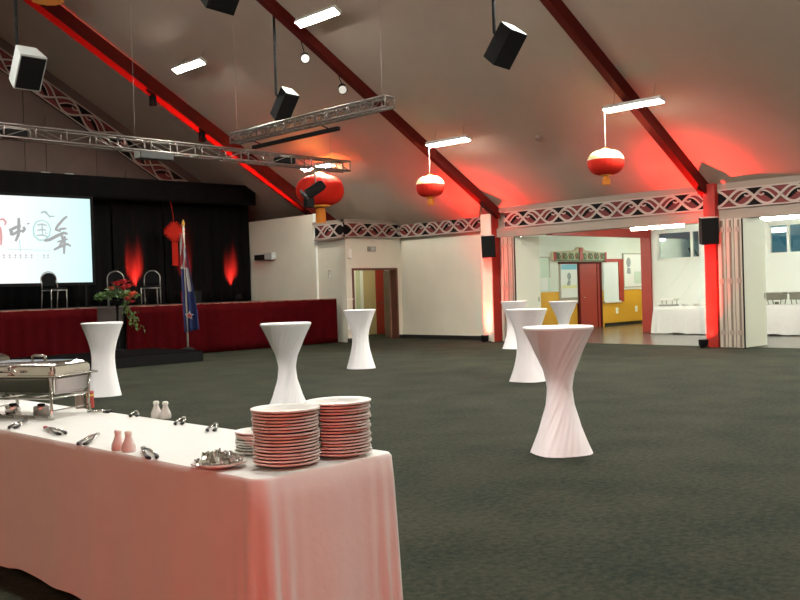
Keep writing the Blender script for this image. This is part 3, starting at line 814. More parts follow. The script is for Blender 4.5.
strokes('red_character', M['inkred'], [(.05, (-1, 222), (3, 221), (5.5, 224), (4, 227)), (.06, (0, 229), (.5, 238), (0, 246)), (.05, (-6, 230), (0, 228)), (.05, (-7, 240), (1, 239))])
for k, x in enumerate((2.5, 8, 13.5, 18.5, 24, 29.5, 42, 46)):
    L = [(.018, (x-1.5, 255.5), (x+1.5, 255)), (.018, (x, 254), (x-.3, 258.5)), (.016, (x-1.6, 258), (x+1.4, 257.2))]
    strokes('small_character', M['inkpink'], L)

# stage chairs
def chair(loc, rz, label):
    t = thing('stage_chair', loc, label, 'chair', 'chairs on the stage', rz)
    r = .013
    for s in (-1, 1):
        mb = MB(); mb.tube([(s*.20, -.20, 0), (s*.20, -.21, .44)], r, 8); mb.build('leg', M['chairmetal'], t, smooth=True)
        mb = MB(); mb.tube([(s*.20, .25, 0), (s*.20, .19, .44)], r, 8); mb.build('leg', M['chairmetal'], t, smooth=True)
    pts = [(-.20, .19, .43), (-.20, .21, .62)]
    for i in range(11):
        a = PI - PI*i/10; pts.append((.20*math.cos(a), .24, .70 + .19*math.sin(a)))
    pts += [(.20, .21, .62), (.20, .19, .43)]
    mb = MB(); mb.tube(pts, r, 8); mb.build('back_frame', M['chairmetal'], t, smooth=True)
    mb = MB(); mb.tube([(-.21, -.21, .44), (.21, -.21, .44), (.21, .19, .44), (-.21, .19, .44)], r, 8, closed=True); mb.build('seat_frame', M['chairmetal'], t, smooth=True)
    mb = MB(); mb.box((-.205, -.215, .445), (.205, .20, .50), .02); mb.build('seat', M['chaircloth'], t, smooth=40)
    o = [(-.18, .225, .56)] + [(.18*math.cos(PI - PI*i/10), .225, .70 + .165*math.sin(PI - PI*i/10)) for i in range(11)] + [(.18, .225, .56)]
    mb = MB(); mb.prism(o, (0, .03, 0)); mb.build('backrest', M['chaircloth'], t)
    return t
chair((9.52, 21.8, ST), math.radians(6), 'dark chair on the stage standing before the bright screen')
chair((11.18, 21.95, ST), math.radians(-24), 'grey-framed chair on the stage partly hidden by the flowers')
chair((12.05, 21.8, ST), math.radians(-40), 'grey-framed chair on the stage nearest the flag')

# flower arrangement on a black stand
t = thing('flower_arrangement', (10.17, 19.95, .33), 'red flowers with trailing green leaves on a black stand beside the stage steps', 'flowers')
mb = MB(); mb.lathe([(0, -.096), (.16, -.096), (.16, -.06), (.03, -.03), (.03, .98), (.14, 1.0), (.15, 1.14), (0, 1.14)], seg=20); mb.build('stand', M['black'], t, smooth=40)
rnd = random.Random(11)
def leaves(n, fn, smin, smax):
    mb = MB()
    for i in range(n):
        p, d = fn(); p = V(p); d = V(d).normalized(); sd = d.cross(V((rnd.gauss(0,1), rnd.gauss(0,1), rnd.gauss(0,1)))).normalized(); s = rnd.uniform(smin, smax)
        up = d.cross(sd)*s*.2
        mb.face([mb._v(p), mb._v(p + d*s*.5 + sd*s*.28 + up), mb._v(p + d*s), mb._v(p + d*s*.5 - sd*s*.28 + up)])
    return mb
def crown():
    a = rnd.uniform(0, 2*PI); q = rnd.random()**.6
    c = V((q*.40*math.cos(a), q*.30*math.sin(a), 1.12 + .26*(1-q)*rnd.random() + .02))
    return c, (math.cos(a)*.8, math.sin(a)*.8, rnd.uniform(-.3, .6))
def trail():
    z = rnd.uniform(.40, 1.15); k = (1.15 - z)
    return (.12 + .35*k + rnd.gauss(0, .07), -.10 - .1*k + rnd.gauss(0, .06), z), (rnd.gauss(0, .6), rnd.gauss(0, .6), -1)
leaves(170, crown, .09, .20).build('leaves', M['leaf'], t)
leaves(80, trail, .06, .13).build('trailing_leaves', M['leaf'], t)
def bloom(c, r, m):
    mb = MB()
    for ring, (k, rr, el) in enumerate(((8, 1.0, .2), (7, .75, .6), (5, .45, 1.1))):
        for i in range(k):
            a = 2*PI*i/k + ring*.4; d = V((math.cos(a)*math.cos(el), math.sin(a)*math.cos(el), math.sin(el))); sd = V((-math.sin(a), math.cos(a), 0))
            p = V(c); w = r*rr
            mb.face([mb._v(p), mb._v(p + d*w*.6 + sd*w*.42), mb._v(p + d*w + V((0, 0, .1*w))), mb._v(p + d*w*.6 - sd*w*.42)])
    mb.lathe([(0, -.3*r), (r*.45, 0), (r*.35, .35*r), (0, .5*r)], c, 10)
    mb.build('flower', m, t)
for (x, z, y, r, m) in ((-.12, 1.46, -.20, .11, 'petalred'), (.04, 1.50, -.22, .12, 'petalred'), (.16, 1.40, -.22, .11, 'petalred'), (0, 1.36, -.28, .11, 'petalred'), (-.25, 1.36, -.18, .09, 'petalpink'), (.20, 1.20, -.30, .10, 'petalpink'),
                        (.08, 1.12, -.30, .09, 'petalred'), (.30, 1.24, -.22, .09, 'petalpink'), (.22, 1.05, -.28, .07, 'petalred')):
    bloom((x*.9, y - .04, z - .03), r*1.35, M[m])

# flag on its pole, standing on the low platform
fl = thing('flag', (11.17, 18.62, .235), 'limp blue ensign flag with union cross and red star on a pale pole', 'flag')
top = V((-.03, -.02, 2.80))
mb = MB(); mb.tube([(0, 0, 0), top], .022, 10); mb.build('pole', M['polewood'], fl, smooth=True)
mb = MB(top and Matrix.Translation(top)); mb.lathe([(0, .14), (.018, .10), (.035, .05), (.03, .0), (0, -.01)], seg=12); mb.build('finial', M['gold'], fl, smooth=True)
mb = MB(); mb.lathe([(0, 0), (.16, 0), (.15, .03), (.05, .06), (0, .06)], seg=20); mb.build('base', M['black'], fl, smooth=40)
nu, nv = 26, 44
def flagp(u, v):
    a = -.10 + .02*v + (.10 + .22*min(1, v*1.25))*u + .04*v*v
    b = .05 + .055*math.sin(u*13 + v*2.2)*(.4 + .6*v)
    return CR*a - V((_f.x, _f.y, 0))*b + V((0, 0, 2.66 - 2.27*v - .12*u*(1-v) + .07*u*v - CR.z*a))
mb = MB()
g = [[mb._v(flagp(i/nu, j/nv)) for j in range(nv+1)] for i in range(nu+1)]
for i in range(nu):
    for j in range(nv):
        u, v = (i+.5)/nu, (j+.5)/nv
        k = 0
        if v < .34:
            k = 1 if (u + v*2.4) % .62 < .34 else 2
            if u > .78 and v > .12: k = 0
        elif v < .58 and .55 < u < .80: k = 2
        elif v < .40 and u < .55: k = 2 if v < .37 else 0
        mb.mi = k; mb.face([g[i][j], g[i+1][j], g[i+1][j+1], g[i][j+1]])
cl = mb.build('flag_cloth', [M['flagblue'], M['flagred'], M['flagwhite']], fl, smooth=True, solid=.004)
def star(r, c, w0, w1, m, name):
    pts = []
    for i in range(10):
        a = PI/2 + i*PI/5; q = r if i % 2 == 0 else r*.45; pts.append((c[0]+q*math.cos(a), c[1]+q*math.sin(a)))
    O = V((_f.x, _f.y, 0))*-.14; mb = MB(); poly(mb, pts, w0, w1, (O, CR.copy(), V((0, 0, 1)), -_f)); return mb.build(name, m, cl)
star(.105, (.09, .78), 0, .008, M['flagwhite'], 'star_edge'); star(.072, (.09, .78), .008, .014, M['flagred'], 'star')

# red knot ornament
t = thing('knot_ornament', (14.17, 24.16, 3.32), 'red diamond knot ornament with long tassel hanging beside the flag', 'ornament')
q = .28
mt = Matrix.Rotation(math.radians(-28), 4, 'Z')
mb = MB(mt); mb.prism([(-q*1.0, 0, 0), (0, 0, -q*1.05), (q*1.0, 0, 0), (0, 0, q*1.05)], (0, .05, 0))
for s in (-1, 1):
    for k in range(3):
        e = .09*k + .04
        mb.tube([(s*(q*.95-e), -.005, e*.9), (s*(q*1.02-e), -.02, e+.07), (s*(q*1.22-e), .02, e+.02), (s*(q*1.0-e), .03, e-.05)], .02, 6)
        mb.tube([(s*(q*.95-e), -.005, -e*.9), (s*(q*1.02-e), -.02, -e-.07), (s*(q*1.20-e), .02, -e-.02), (s*(q*1.0-e), .03, -e+.05)], .02, 6)
mb.build('knot', M['knot'], t)
mb = MB(mt); mb.box((-.085, 0, -.98), (.085, .045, -.31), .01); mb.tube([(0, .02, -.24), (0, .02, -.34)], .025, 6); mb.build('tassel', M['knot'], t)
mb = MB(); mb.tube([(0, .02, .26), (0, .05, .5), (0, .17, .92)], .009, 6); mb.build('hanging_cord', M['knot'], t)

# LED cans
def led(loc, aim, label, power, size=44, radius=.05, blend=.6, sc=1.0, wide=0, core=0):
    t = thing('led_uplight', loc, label, 'uplight', 'red LED floor uplights')
    d = (V(aim) - V(loc)).normalized(); mt = Matrix.Translation((0, 0, .13*sc)) @ basis(-d, (1, 0, 0))
    mb = MB(mt); mb.lathe([(0, .11*sc), (.07*sc, .10*sc), (.10*sc, .06*sc), (.105*sc, -.05*sc), (.09*sc, -.05*sc), (.085*sc, -.03*sc), (0, -.03*sc)], seg=20); mb.build('can', M['blackbox'], t, smooth=40)
    mb = MB(mt); mb.lathe([(0, -.042*sc), (.08*sc, -.042*sc), (.08*sc, -.034*sc), (0, -.034*sc)], seg=20); mb.build('lens', M['ledface'], t)
    mb = MB(); s = sc
    mb.tube([(-.125*s, 0, .13*s), (-.13*s, 0, .02*s), (-.13*s, -.08*s, .012*s)], .012*s, 6); mb.tube([(.125*s, 0, .13*s), (.13*s, 0, .02*s), (.13*s, -.08*s, .012*s)], .012*s, 6); mb.tube([(-.13*s, 0, .02*s), (.13*s, 0, .02*s)], .012*s, 6)
    mb.build('stand', M['black'], t)
    spot('led_beam', V(loc) + V((0, 0, .13*sc)) + d*.06*sc, aim, power, size, radius=radius, blend=blend, parent=t)
    if core:
        spot('led_core', V(loc) + V((0, 0, .13*sc)) + d*.06*sc, V(loc) + V((.18, 0, 3.3)), power*core, 15, radius=radius, blend=1.0, parent=t)
        spot('led_halo', V(loc) + V((0, 0, .13*sc)) + d*.06*sc, aim, power*.32, 84, radius=radius, blend=1.0, parent=t)
    if wide: spot('led_spill', V(loc) + V((0, 0, .13*sc)) + d*.06*sc, V(loc) + V((1, 0, 1.1)), power*wide, 84, radius=radius, blend=1.0, parent=t)
    return t
led((18.64, 16.30, 0), (18.68, 16.22, 3.0), 'black LED can at the foot of the left red column', RED_POWER, 46, blend=1.0, wide=.05, core=.25)
led((18.60, 10.08, 0), (18.64, 10.08, 3.0), 'black LED can at the foot of the right red column', RED_POWER, 46, blend=1.0, wide=.05, core=.25)
led((13.24, 24.42, ST), (13.27, 24.97, 2.35), 'LED can on the stage right of the screen, throwing a tall red glow', STAGE_RED_POWER, 33, blend=1.0)
led((16.50, 24.45, ST), (16.53, 24.95, 2.25), 'LED can on the stage at the right end by the cream wall', STAGE_RED_POWER*.8, 34, blend=1.0)
led((14.85, 24.45, ST), (14.88, 24.95, 2.6), 'LED can on the stage hidden behind the flag', STAGE_RED_POWER*.35, 30, blend=1.0)
rb = led((13.62, 22.45, ST), (13.62, 22.45, 6.6), 'LED lamp with added long barn doors on the stage, aimed up at the stage rafter', RAFTER_POWER, 118, radius=.002, blend=.3)
for sy in (-1, 1):
    mb = MB(); mb.box((-.24, .0046 if sy > 0 else -.13, .335), (.24, .13 if sy > 0 else -.0046, .341)); mb.box((-.24, .124 if sy > 0 else -.13, .02), (.24, .13 if sy > 0 else -.124, .341)); mb.build('barn_door', M['black'], rb)  # doors added to narrow the beam to the rafter underside
# flood behind the camera that reddens the buffet cloth
led((-2.5, -1.6, 0), (3.0, 4.6, .4), 'red LED flood on the floor behind the camera', FLOOD_POWER, 100, radius=.08, sc=1.3)

# cream wall bracket lamp etc.
t = thing('wall_lamp', (17.3, 23.9, 2.60), 'small grey and black lamp box on the cream wall beside the stage', 'wall lamp')
mb = MB(); mb.box((-.16, -.36, -.11), (0, .02, .10), .01); mb.build('lamp_box', M['greybox'], t)
mb = MB(); mb.box((-.14, .02, -.10), (0, .60, .06), .01); mb.build('bracket', M['black'], t)
t = thing('alarm_sounder', (17.38, 20.2, 2.52), 'small white upright alarm box on the wall left above the doorway', 'alarm')
mb = MB(); mb.box((-.06, -.06, -.14), (.06, 0, .12), .01); mb.build('housing', M['switch'], t)
mb = MB(); mb.box((-.04, -.07, -.17), (.04, -.01, -.14), .004); mb.build('grille', M['greybox'], t)
t = thing('wall_sensor', (18.24, 20.2, 2.64), 'small grey sign box on the wall above the doorway', 'sign box')
mb = MB(); mb.box((-.15, -.04, -.07), (.15, 0, .07), .008); mb.build('box', mat('sensor_grey', (.25,.22,.18), .5), t)
mb = MB(); mb.box((-.05, -.046, -.05), (.12, -.04, .05)); mb.build('panel', M['greybox'], t)
t = thing('power_socket', (17.28, 20.2, .45), 'white double power socket on the wall right of the stage skirt', 'socket')
mb = MB(); mb.box((-.02, -.03, -.09), (.21, 0, .09), .006); mb.build('plate', M['switch'], t)
for x in (.09, .15):
    mb = MB(); mb.box((x-.015, -.034, -.05), (x+.015, -.03, .05)); mb.build('outlet', M['blackskirt'], t)
t = thing('wall_hook', (17.3, 20.95, 1.95), 'small dark hook on the cream wall left of the doorway', 'hook')
mb = MB(); mb.tube([(0, 0, .1), (-.05, 0, .1), (-.07, -.02, .03), (-.05, -.05, -.12)], .02, 8); mb.build('hook', M['steeldark'], t)

# ------------------------------------------------------------------ side room furnishing
# red door group on the far wall
mb = MB(); mb.box((25.36, 18.04, 0), (26.50, 18.1, 2.10)); d3 = struct('door_3', mb, M['redpaint'])
mb = MB(); mb.box((25.28, 18.02, 0), (25.36, 18.1, 2.16)); mb.box((26.50, 18.02, 0), (26.60, 18.1, 2.16)); mb.box((24.30, 18.02, 2.10), (26.6, 18.1, 2.16)); mb.box((26.32, 18.03, 0), (26.36, 18.05, 2.1)); mb.build('door_frame', M['redsteel'], d3)
mb = MB(); mb.tube([(25.46, 18.03, 1.0), (25.46, 17.98, 1.0), (25.57, 17.98, 1.0)], .014); mb.build('door_handle', M['steel'], d3)
t = thing('glazed_notice', (24.82, 18.097, .82), 'tall bright poster with blue heading left of the red door', 'poster')
mb = MB(); mb.box((-.44, -.05, .20), (.42, -.03, 1.28)); pp = mb.build('sheet', M['poster'], t)
mb = MB(); mb.box((-.42, -.055, 1.10), (.40, -.05, 1.26)); mb.build('heading', M['posterblue'], pp)
mb = MB()
mb.prism([(-.02 + .10*math.cos(a), -.056, .88 + .12*math.sin(a)) for a in [i*PI/8 for i in range(16)]], (0, .004, 0)); mb.prism([(-.16, -.056, .60), (.02, -.056, .58), (.06, -.056, .74), (-.08, -.056, .76)], (0, .004, 0))
mb.build('figure', M['postergrey'], pp)
mb = MB(); mb.box((-.40, -.055, .50), (.38, -.05, .60)); mb.build('yellow_strip', M['posteryellow'], pp)
mb = MB(); mb.box((-.50, -.04, 0), (-.44, 0, 1.32)); mb.box((.42, -.04, 0), (.46, 0, 1.32)); mb.box((-.44, -.03, .14), (.42, 0, .20)); mb.box((-.44, -.03, .02), (.42, 0, .14)); mb.build('surround', M['partition'], t)
# carved lintel above the door
t = thing('carved_lintel', (25.4, 18.0, 2.20), 'carved lintel with red, cream and green scrolls above the red door', 'carving')
mb = MB(); mb.prism([(-1.42, .0, .0), (1.42, 0, 0), (1.42, 0, .26), (.25, 0, .34), (.12, 0, .44), (-.12, 0, .44), (-.25, 0, .34), (-1.42, 0, .28)], (0, .1, 0)); mb.build('board', M['lintelcream'], t)
fr = (V((0, 0, 0)), V((1, 0, 0)), V((0, 0, 1)), V((0, -1, 0)))
mb = MB(); mb.mi = 0
for k in range(8):
    c = -1.22 + k*.35
    if abs(c) < .15: continue
    ribbon(mb, [(c - .13 + .26*i/9, .15 + .10*math.sin(i/9*2*PI)) for i in range(10)], .035, .0, .02, fr)
    ribbon(mb, [(c - .10 + .2*i/9, .15 - .09*math.sin(i/9*2*PI)) for i in range(10)], .02, .0, .024, fr)
poly(mb, [(-1.4, .0), (1.4, .0), (1.4, .03), (-1.4, .03)], 0, .02, fr)
mb.build('green_scrolls', M['friezegreen'], t)
mb = MB()
for k in range(8):
    c = -1.22 + k*.35
    poly(mb, [(c-.10, .06), (c+.02, .14), (c-.02, .24), (c-.13, .2)], 0, .012, fr)
poly(mb, [(-.09, .0), (.09, .0), (.09, .42), (-.09, .42)], 0, .03, fr)
poly(mb, [(1.36, -.06), (1.44, -.06), (1.44, .28), (1.36, .28)], 0, .03, fr); poly(mb, [(-1.44, 0), (-1.36, 0), (-1.36, .28), (-1.44, .28)], 0, .03, fr)
mb.build('red_scrolls', M['redpaint'], t)
# hatch
t = thing('servery_hatch', (27.3, 18.1, .80), 'bright white hatch with a red surround right of the red door', 'hatch')
mb = MB(); mb.box((-.53, -.03, .04), (.36, -.01, 1.36)); mb.build('blind', M['hatchpane'], t)
mb = MB(); mb.box((.36, -.07, .0), (.62, 0, 1.46)); mb.box((-.53, -.07, 1.36), (.36, 0, 1.46)); mb.build('surround', M['redpaint'], t)
mb = MB(); mb.box((-.56, -.09, -.02), (.42, 0, .04)); mb.build('sill', M['whitepaint'], t)
# notice boards
t = thing('notice_board', (28.6, 18.1, 1.30), 'framed notice board with a dark figure drawing left of the red post', 'notice board')
mb = MB(); mb.box((-.62, -.03, .0), (.62, 0, 1.12)); mb.build('board', M['poster'], t)
mb = MB(); mb.box((-.65, -.05, -.03), (.65, 0, 0)); mb.box((-.65, -.05, 1.12), (.65, 0, 1.16)); mb.box((-.65, -.05, 0), (-.60, 0, 1.12)); mb.box((.60, -.05, 0), (.65, 0, 1.12)); mb.build('frame', M['alframe'], t)
mb = MB(); mb.prism([(-.30 + .13*math.cos(a), -.036, .84 + .17*math.sin(a)) for a in [i*PI/8 for i in range(16)]], (0, .005, 0)); mb.prism([(-.42, -.036, .46), (-.18, -.036, .44), (-.20, -.036, .64), (-.38, -.036, .66)], (0, .005, 0)); mb.build('drawing', M['postergrey'], t)
mb = MB(); mb.box((.05, -.036, .10), (.52, -.03, .52)); mb.build('green_sheet', M['postergreen'], t)
t = thing('wall_poster', (23.42, 18.1, 1.25), 'pale green and white poster on the far wall left of the red door', 'poster')
mb = MB(); mb.box((-.40, -.03, .0), (.40, 0, 1.06)); s1 = mb.build('sheet', M['postergreen'], t)
mb = MB(); mb.box((-.36, -.036, .02), (.30, -.03, .42)); mb.build('lower_page', M['poster'], s1)
mb = MB(); mb.box((.36, -.04, .42), (.42, 0, 1.08)); mb.box((-.40, -.04, 1.04), (.40, 0, 1.08)); mb.build('frame', M['alframe'], t)
for (x, z, l) in ((27.55, .50, 'left of the two small white switches on the ochre wall'), (28.75, .52, 'right of the two small white switches on the ochre wall')):
    t = thing('wall_switch', (x, 18.1, z), l, 'switch', 'white switches on the ochre wall')
    mb = MB(); mb.box((-.07, -.02, -.10), (.07, 0, .10), .006); mb.build('plate', M['switch'], t)
    mb = MB(); mb.box((-.02, -.028, -.03), (.02, -.02, .03)); mb.build('rocker', M['housing'], t)

# white-clothed tables along the window wall
def cloth_box(x0, x1, y0, y1, z1, z0, seed, flare=.05, amp=.012, wl=.22, cr=.03, corner=.5):
    rnd = random.Random(seed); ph = [rnd.uniform(0, 6.28) for _ in range(8)]
    per = []                                   # rounded outline: point, outward normal, closeness to a corner
    cs = [(x1-cr, y0+cr, -PI/2), (x1-cr, y1-cr, 0), (x0+cr, y1-cr, PI/2), (x0+cr, y0+cr, PI)]
    for k in range(4):
        cx, cy, a0 = cs[k]
        for i in range(9):
            a = a0 + PI/2*i/8; per.append((cx+cr*math.cos(a), cy+cr*math.sin(a), math.cos(a), math.sin(a)))
        nx, ny, b0 = cs[(k+1) % 4]; a = a0 + PI/2
        p = (cx+cr*math.cos(a), cy+cr*math.sin(a)); q = (nx+cr*math.cos(a), ny+cr*math.sin(a))
        n = max(4, int(math.hypot(q[0]-p[0], q[1]-p[1])/.016))
        for i in range(1, n): per.append((p[0]+(q[0]-p[0])*i/n, p[1]+(q[1]-p[1])*i/n, math.cos(a), math.sin(a)))
    mb = MB(); n = len(per); nv = 14; rows = []; s = 0; acc = []
    for i in range(n):
        acc.append(s); s += math.hypot(per[(i+1) % n][0]-per[i][0], per[(i+1) % n][1]-per[i][1])
    for j in range(nv+1):
        v = j/nv; row = []
        for i, (x, y, ax, ay) in enumerate(per):
            q = acc[i]
            dmin = min(math.hypot(x-(x0 if a else x1), y-(y0 if b else y1)) for a in (0, 1) for b in (0, 1))
            cf = math.exp(-(dmin/.13)**2)
            k = v**.8
            w = flare*(.30 + corner*cf)*k + amp*k*(.55*math.sin(q*2*PI/wl + ph[0] + 1.3*math.sin(q*1.7+ph[1])) + .8*math.sin(q*2*PI/(wl*2.7)+ph[2]))
            w += cf*.020*k*math.sin(q*2*PI/.075 + ph[5]) + .012*min(1, v*8)
            zz = z1 + (z0-z1)*v + (.010*math.sin(q*5.1+ph[3]) + .010*math.sin(q*11+ph[4]))*v
            if j == 0: w, zz = 0, z1
            elif j == 1: zz = z1 - .012
            row.append(mb._v((x + ax*w, y + ay*w, max(.004, zz))))
        rows.append(row)
    for j in range(nv):
        for i in range(n): mb.face([rows[j][i], rows[j][(i+1) % n], rows[j+1][(i+1) % n], rows[j+1][i]])
    mb.face(rows[0])
    return mb
def trestle(x0, x1, y0, y1, h, label, name='buffet_table'):
    t = thing(name, ((x0+x1)/2, (y0+y1)/2, 0), label, 'table')
    w, l = (x1-x0)/2, (y1-y0)/2
    mb = MB(); mb.box((-w, -l, h-.03), (w, l, h-.004), .004); mb.build('tabletop', M['wood'], t)
    for sx in (-1, 1):
        for sy in (-1, 1):
            mb = MB(); mb.tube([(sx*(w-.1), sy*(l-.25), 0), (sx*(w-.1), sy*(l-.25), h-.03)], .016, 8); mb.build('leg', M['steeldark'], t)
    return t
trestle(23.14, 23.84, 12.0, 13.98, .755, 'table under a white cloth below the window left of the right red column')
tag(cloth_box(23.12, 23.86, 11.98, 14.0, .758, .03, 21, flare=.10).build('tablecloth', M['cloth'], smooth=40), 'white cloth on the side room table left of the right red column', 'tablecloth')
trestle(23.14, 23.84, 7.4, 11.2, .775, 'table under a white cloth below the window at the right edge')
tag(cloth_box(23.12, 23.86, 7.38, 11.22, .778, .03, 22, flare=.06).build('tablecloth', M['cloth'], smooth=40), 'white cloth on the side room table at the right edge', 'tablecloth')

# small chafing dishes on the side tables
def mini_chafer(loc, label, w=.42):
    t = thing('chafing_dish', loc, label, 'chafing dish', 'chafing dishes in the side room')
    mb = MB(); mb.box((-.16, -w/2, .12), (.16, w/2, .25), .02); mb.build('pan', M['pandark'], t)
    mb = MB(); mb.box((-.17, -w/2-.02, .25), (.17, w/2+.02, .31), .025); mb.build('lid', M['pandark'], t)
    for sx in (-1, 1):
        for sy in (-1, 1):
            mb = MB(); mb.tube([(sx*.14, sy*(w/2-.06), 0), (sx*.14, sy*(w/2-.03), .17)], .012, 6); mb.build('leg', M['pandark'], t)
    mb = MB(); mb.lathe([(0, 0), (.05, 0), (.05, .07), (0, .07)], seg=14); mb.build('burner', M['pandark'], t)
mini_chafer((23.36, 10.62, .778), 'small chafing dish at the left end of the right-edge table')
mini_chafer((23.36, 9.92, .778), 'larger chafing dish cut by the right edge', .62)
mini_chafer((23.42, 11.12, .778), 'chafing dish peeping out beside the folded partition', .34)
t = thing('serving_tray', (23.45, 13.72, .758), 'grey tray standing at the left end of the side room table', 'tray')
mb = MB(); mb.box((-.16, -.22, .0), (.16, .22, .05), .01); mb.build('tray', M['steeldark'], t)
mb = MB(); mb.box((-.15, -.24, .16), (.15, .20, .20), .01); mb.build('cover', M['switch'], t)
mb = MB()
for sx in (-.12, .12):
    for sy in (-.18, .14): mb.tube([(sx, sy, .045), (sx, sy, .165)], .012, 6)
mb.build('supports', M['steeldark'], t)
plate_prof = [(0, .004), (.080, .004), (.086, .006), (.100, .015), (.132, .0195), (.1365, .0205), (.1365, .0275), (.132, .0275), (.101, .0215), (.085, .0095), (.078, .0085), (0, .0085)]
for k, (y, lab) in enumerate(((13.2, 'left'), (12.85, 'second from left'), (12.5, 'third from left'), (12.25, 'rightmost'))):
    t = thing('small_bowl', (23.38, y, .758), 'small white bowl on the side room table, %s of four' % lab, 'bowl', 'white bowls on the side room table')
    mb = MB(); mb.lathe([(0, .0), (.05, .0), (.06, .01), (.09, .06), (.085, .06), (.05, .015), (0, .012)], seg=20); mb.build('bowl', M['china'], t, smooth=40)

# ------------------------------------------------------------------ cocktail tables
def cocktail(loc, waist, rz, label, base=.265, twist=0.0, n=22, rip=.010):
    t = thing('cocktail_table', loc, label, 'cocktail table', 'white-covered cocktail tables', rz)
    rt, zt = .300, 1.075; zw = .56
    kt = math.sqrt(rt*rt - waist*waist)/(zt-zw); kb = math.sqrt(base*base - waist*waist)/zw
    prof = []; N = 40
    for i in range(N+1):
        z = .006 + (zt-.006)*i/N
        k = kt if z > zw else kb
        prof.append((math.sqrt(waist*waist + (k*(z-zw))**2), z))
    def rf(th, i, r):
        z = prof[i][1]; tw = twist*math.atan((z-zw)*3.2)
        foot = (1 + .05*math.cos(4*th)*max(0, 1-z/.25)) if base else 1
        amp = rip*(.5 + 1.0*math.exp(-((z-zw)/.4)**2))
        return r*foot*(1 + amp*(math.sin(n*(th - tw)) + .7*math.sin((n*.5)*(th - tw) + 1.0)) * (.4 + .6*min(1, (1.075-z)/.15)))
    mb = MB(); mb.lathe(prof, seg=176, rf=rf); mb.build('stretch_cover', M['spandex'], t, smooth=True)
    mb = MB(); mb.lathe([(0, 1.068), (.298, 1.068), (.304, 1.075), (.305, 1.094), (.300, 1.10), (0, 1.10)], seg=64); mb.build('table_top', M['spandex'], t, smooth=40)
    mb = MB(); mb.tube([(0, 0, .02), (0, 0, 1.07)], .03, 10); mb.lathe([(0, 0), (.22, 0), (.22, .012), (.03, .03)], seg=24); mb.build('pedestal', M['steeldark'], t)
    return t
cocktail((6.62, 4.95, 0), .108, .3, 'nearest cocktail table, alone on the open carpet with twisted white cover', twist=1.2, n=24, rip=.016)
cocktail((6.80, 9.10, 0), .104, 1.1, 'twisted white cocktail table directly behind the plate stacks', base=.27, twist=1.2, n=24, rip=.013)
cocktail((6.50, 13.25, 0), .165, .5, 'white cocktail table before the stage, just right of the steel chafing dish', base=.255, twist=.1, n=12, rip=.006)
cocktail((11.62, 13.25, 0), .150, .2, 'white cocktail table standing alone before the double doorway', base=.28, twist=.15, n=12, rip=.008)
cocktail((11.31, 9.03, 0), .165, .9, 'white cocktail table just behind and left of the nearest one', base=.29, twist=.12, n=12, rip=.006)
cocktail((16.98, 13.93, 0), .165, .9, 'farthest white cocktail table before the left folded partition', base=.29, twist=.12, n=12, rip=.006)
cocktail((16.42, 12.12, 0), .110, .1, 'twisted white cocktail table in line with the red door', twist=1.2, n=24, rip=.013)

# ------------------------------------------------------------------ the buffet
ROT = 0.03
BZ = .755
bt = trestle(2.11, 2.76, 3.01, 8.6, .750, 'long buffet table in the foreground under a white cloth')
TILT = math.radians(1.8)
def turn(p): return V((2.066 + (p[0]-2.066)*math.cos(TILT) - (p[1]-2.97)*math.sin(TILT), 2.97 + (p[0]-2.066)*math.sin(TILT) + (p[1]-2.97)*math.cos(TILT), p[2]))
bt.location = turn(bt.location); bt.rotation_euler.z = TILT
bc = cloth_box(2.066, 2.80, 2.97, 8.65, BZ, .012, 5, flare=.06, amp=.010, wl=.34, cr=.05, corner=.10)
bcl = bc.build('tablecloth', M['cloth'], smooth=40)
bcl.location = turn((0, 0, 0)); bcl.rotation_euler.z = TILT
tag(bcl, 'long white cloth over the foreground buffet, its sides reddened by light', 'tablecloth')

# plates
def plate_mesh(k):
    mb = MB(); mb.lathe([(r*k, z*(.6 + .4*k)) for r, z in plate_prof], seg=48)
    o = mb.build('dinner_plate', M['china'], smooth=30); return o
ORD = ['topmost', 'second', 'third', 'fourth', 'fifth', 'sixth', 'seventh', 'eighth', 'ninth', 'tenth', 'eleventh', 'twelfth', 'thirteenth', 'fourteenth', 'fifteenth', 'sixteenth', 'seventeenth', 'eighteenth', 'nineteenth', 'twentieth', 'twenty-first', 'twenty-second']
base_plate = None
def stack(loc, n, name, where, sc, dz, jit, seed):
    rnd = random.Random(seed); first = None
    src = plate_mesh(sc)
    for i in range(n):
        o = src if i == 0 else src.copy()
        if i: COL.objects.link(o)
        if name != 'dinner_plate': o.name = name
        j = n - 1 - i
        o.location = (loc[0] + rnd.gauss(0, jit), loc[1] + rnd.gauss(0, jit), loc[2] + i*dz + (.002 if i else .0))
        o.rotation_euler = (rnd.gauss(0, .003), rnd.gauss(0, .003), rnd.uniform(0, 6))
        if j == 0: o.scale = (1.05, 1.05, 1.0)
        pos = 'topmost plate' if j == 0 else ('bottom plate' if i == 0 else ORD[j] + ' plate from the top')
        tag(o, 'white %s, %s of %s' % ('dinner plate' if name == 'dinner_plate' else 'side plate', pos, where), 'plate', 'plates in ' + where)
stack((2.325, 3.135, BZ - .002), 17, 'dinner_plate', 'the left front stack', 1.0, .0132, .0025, 1)
stack((2.61, 3.135, BZ - .002), 17, 'dinner_plate', 'the right stack at the table end', 1.0, .0132, .0025, 2)
stack((2.329+.101*CR.x+.01, 3.528+.101*CR.y, BZ - .002), 8, 'side_plate', 'the low rear stack', .74, .0115, .0025, 3)

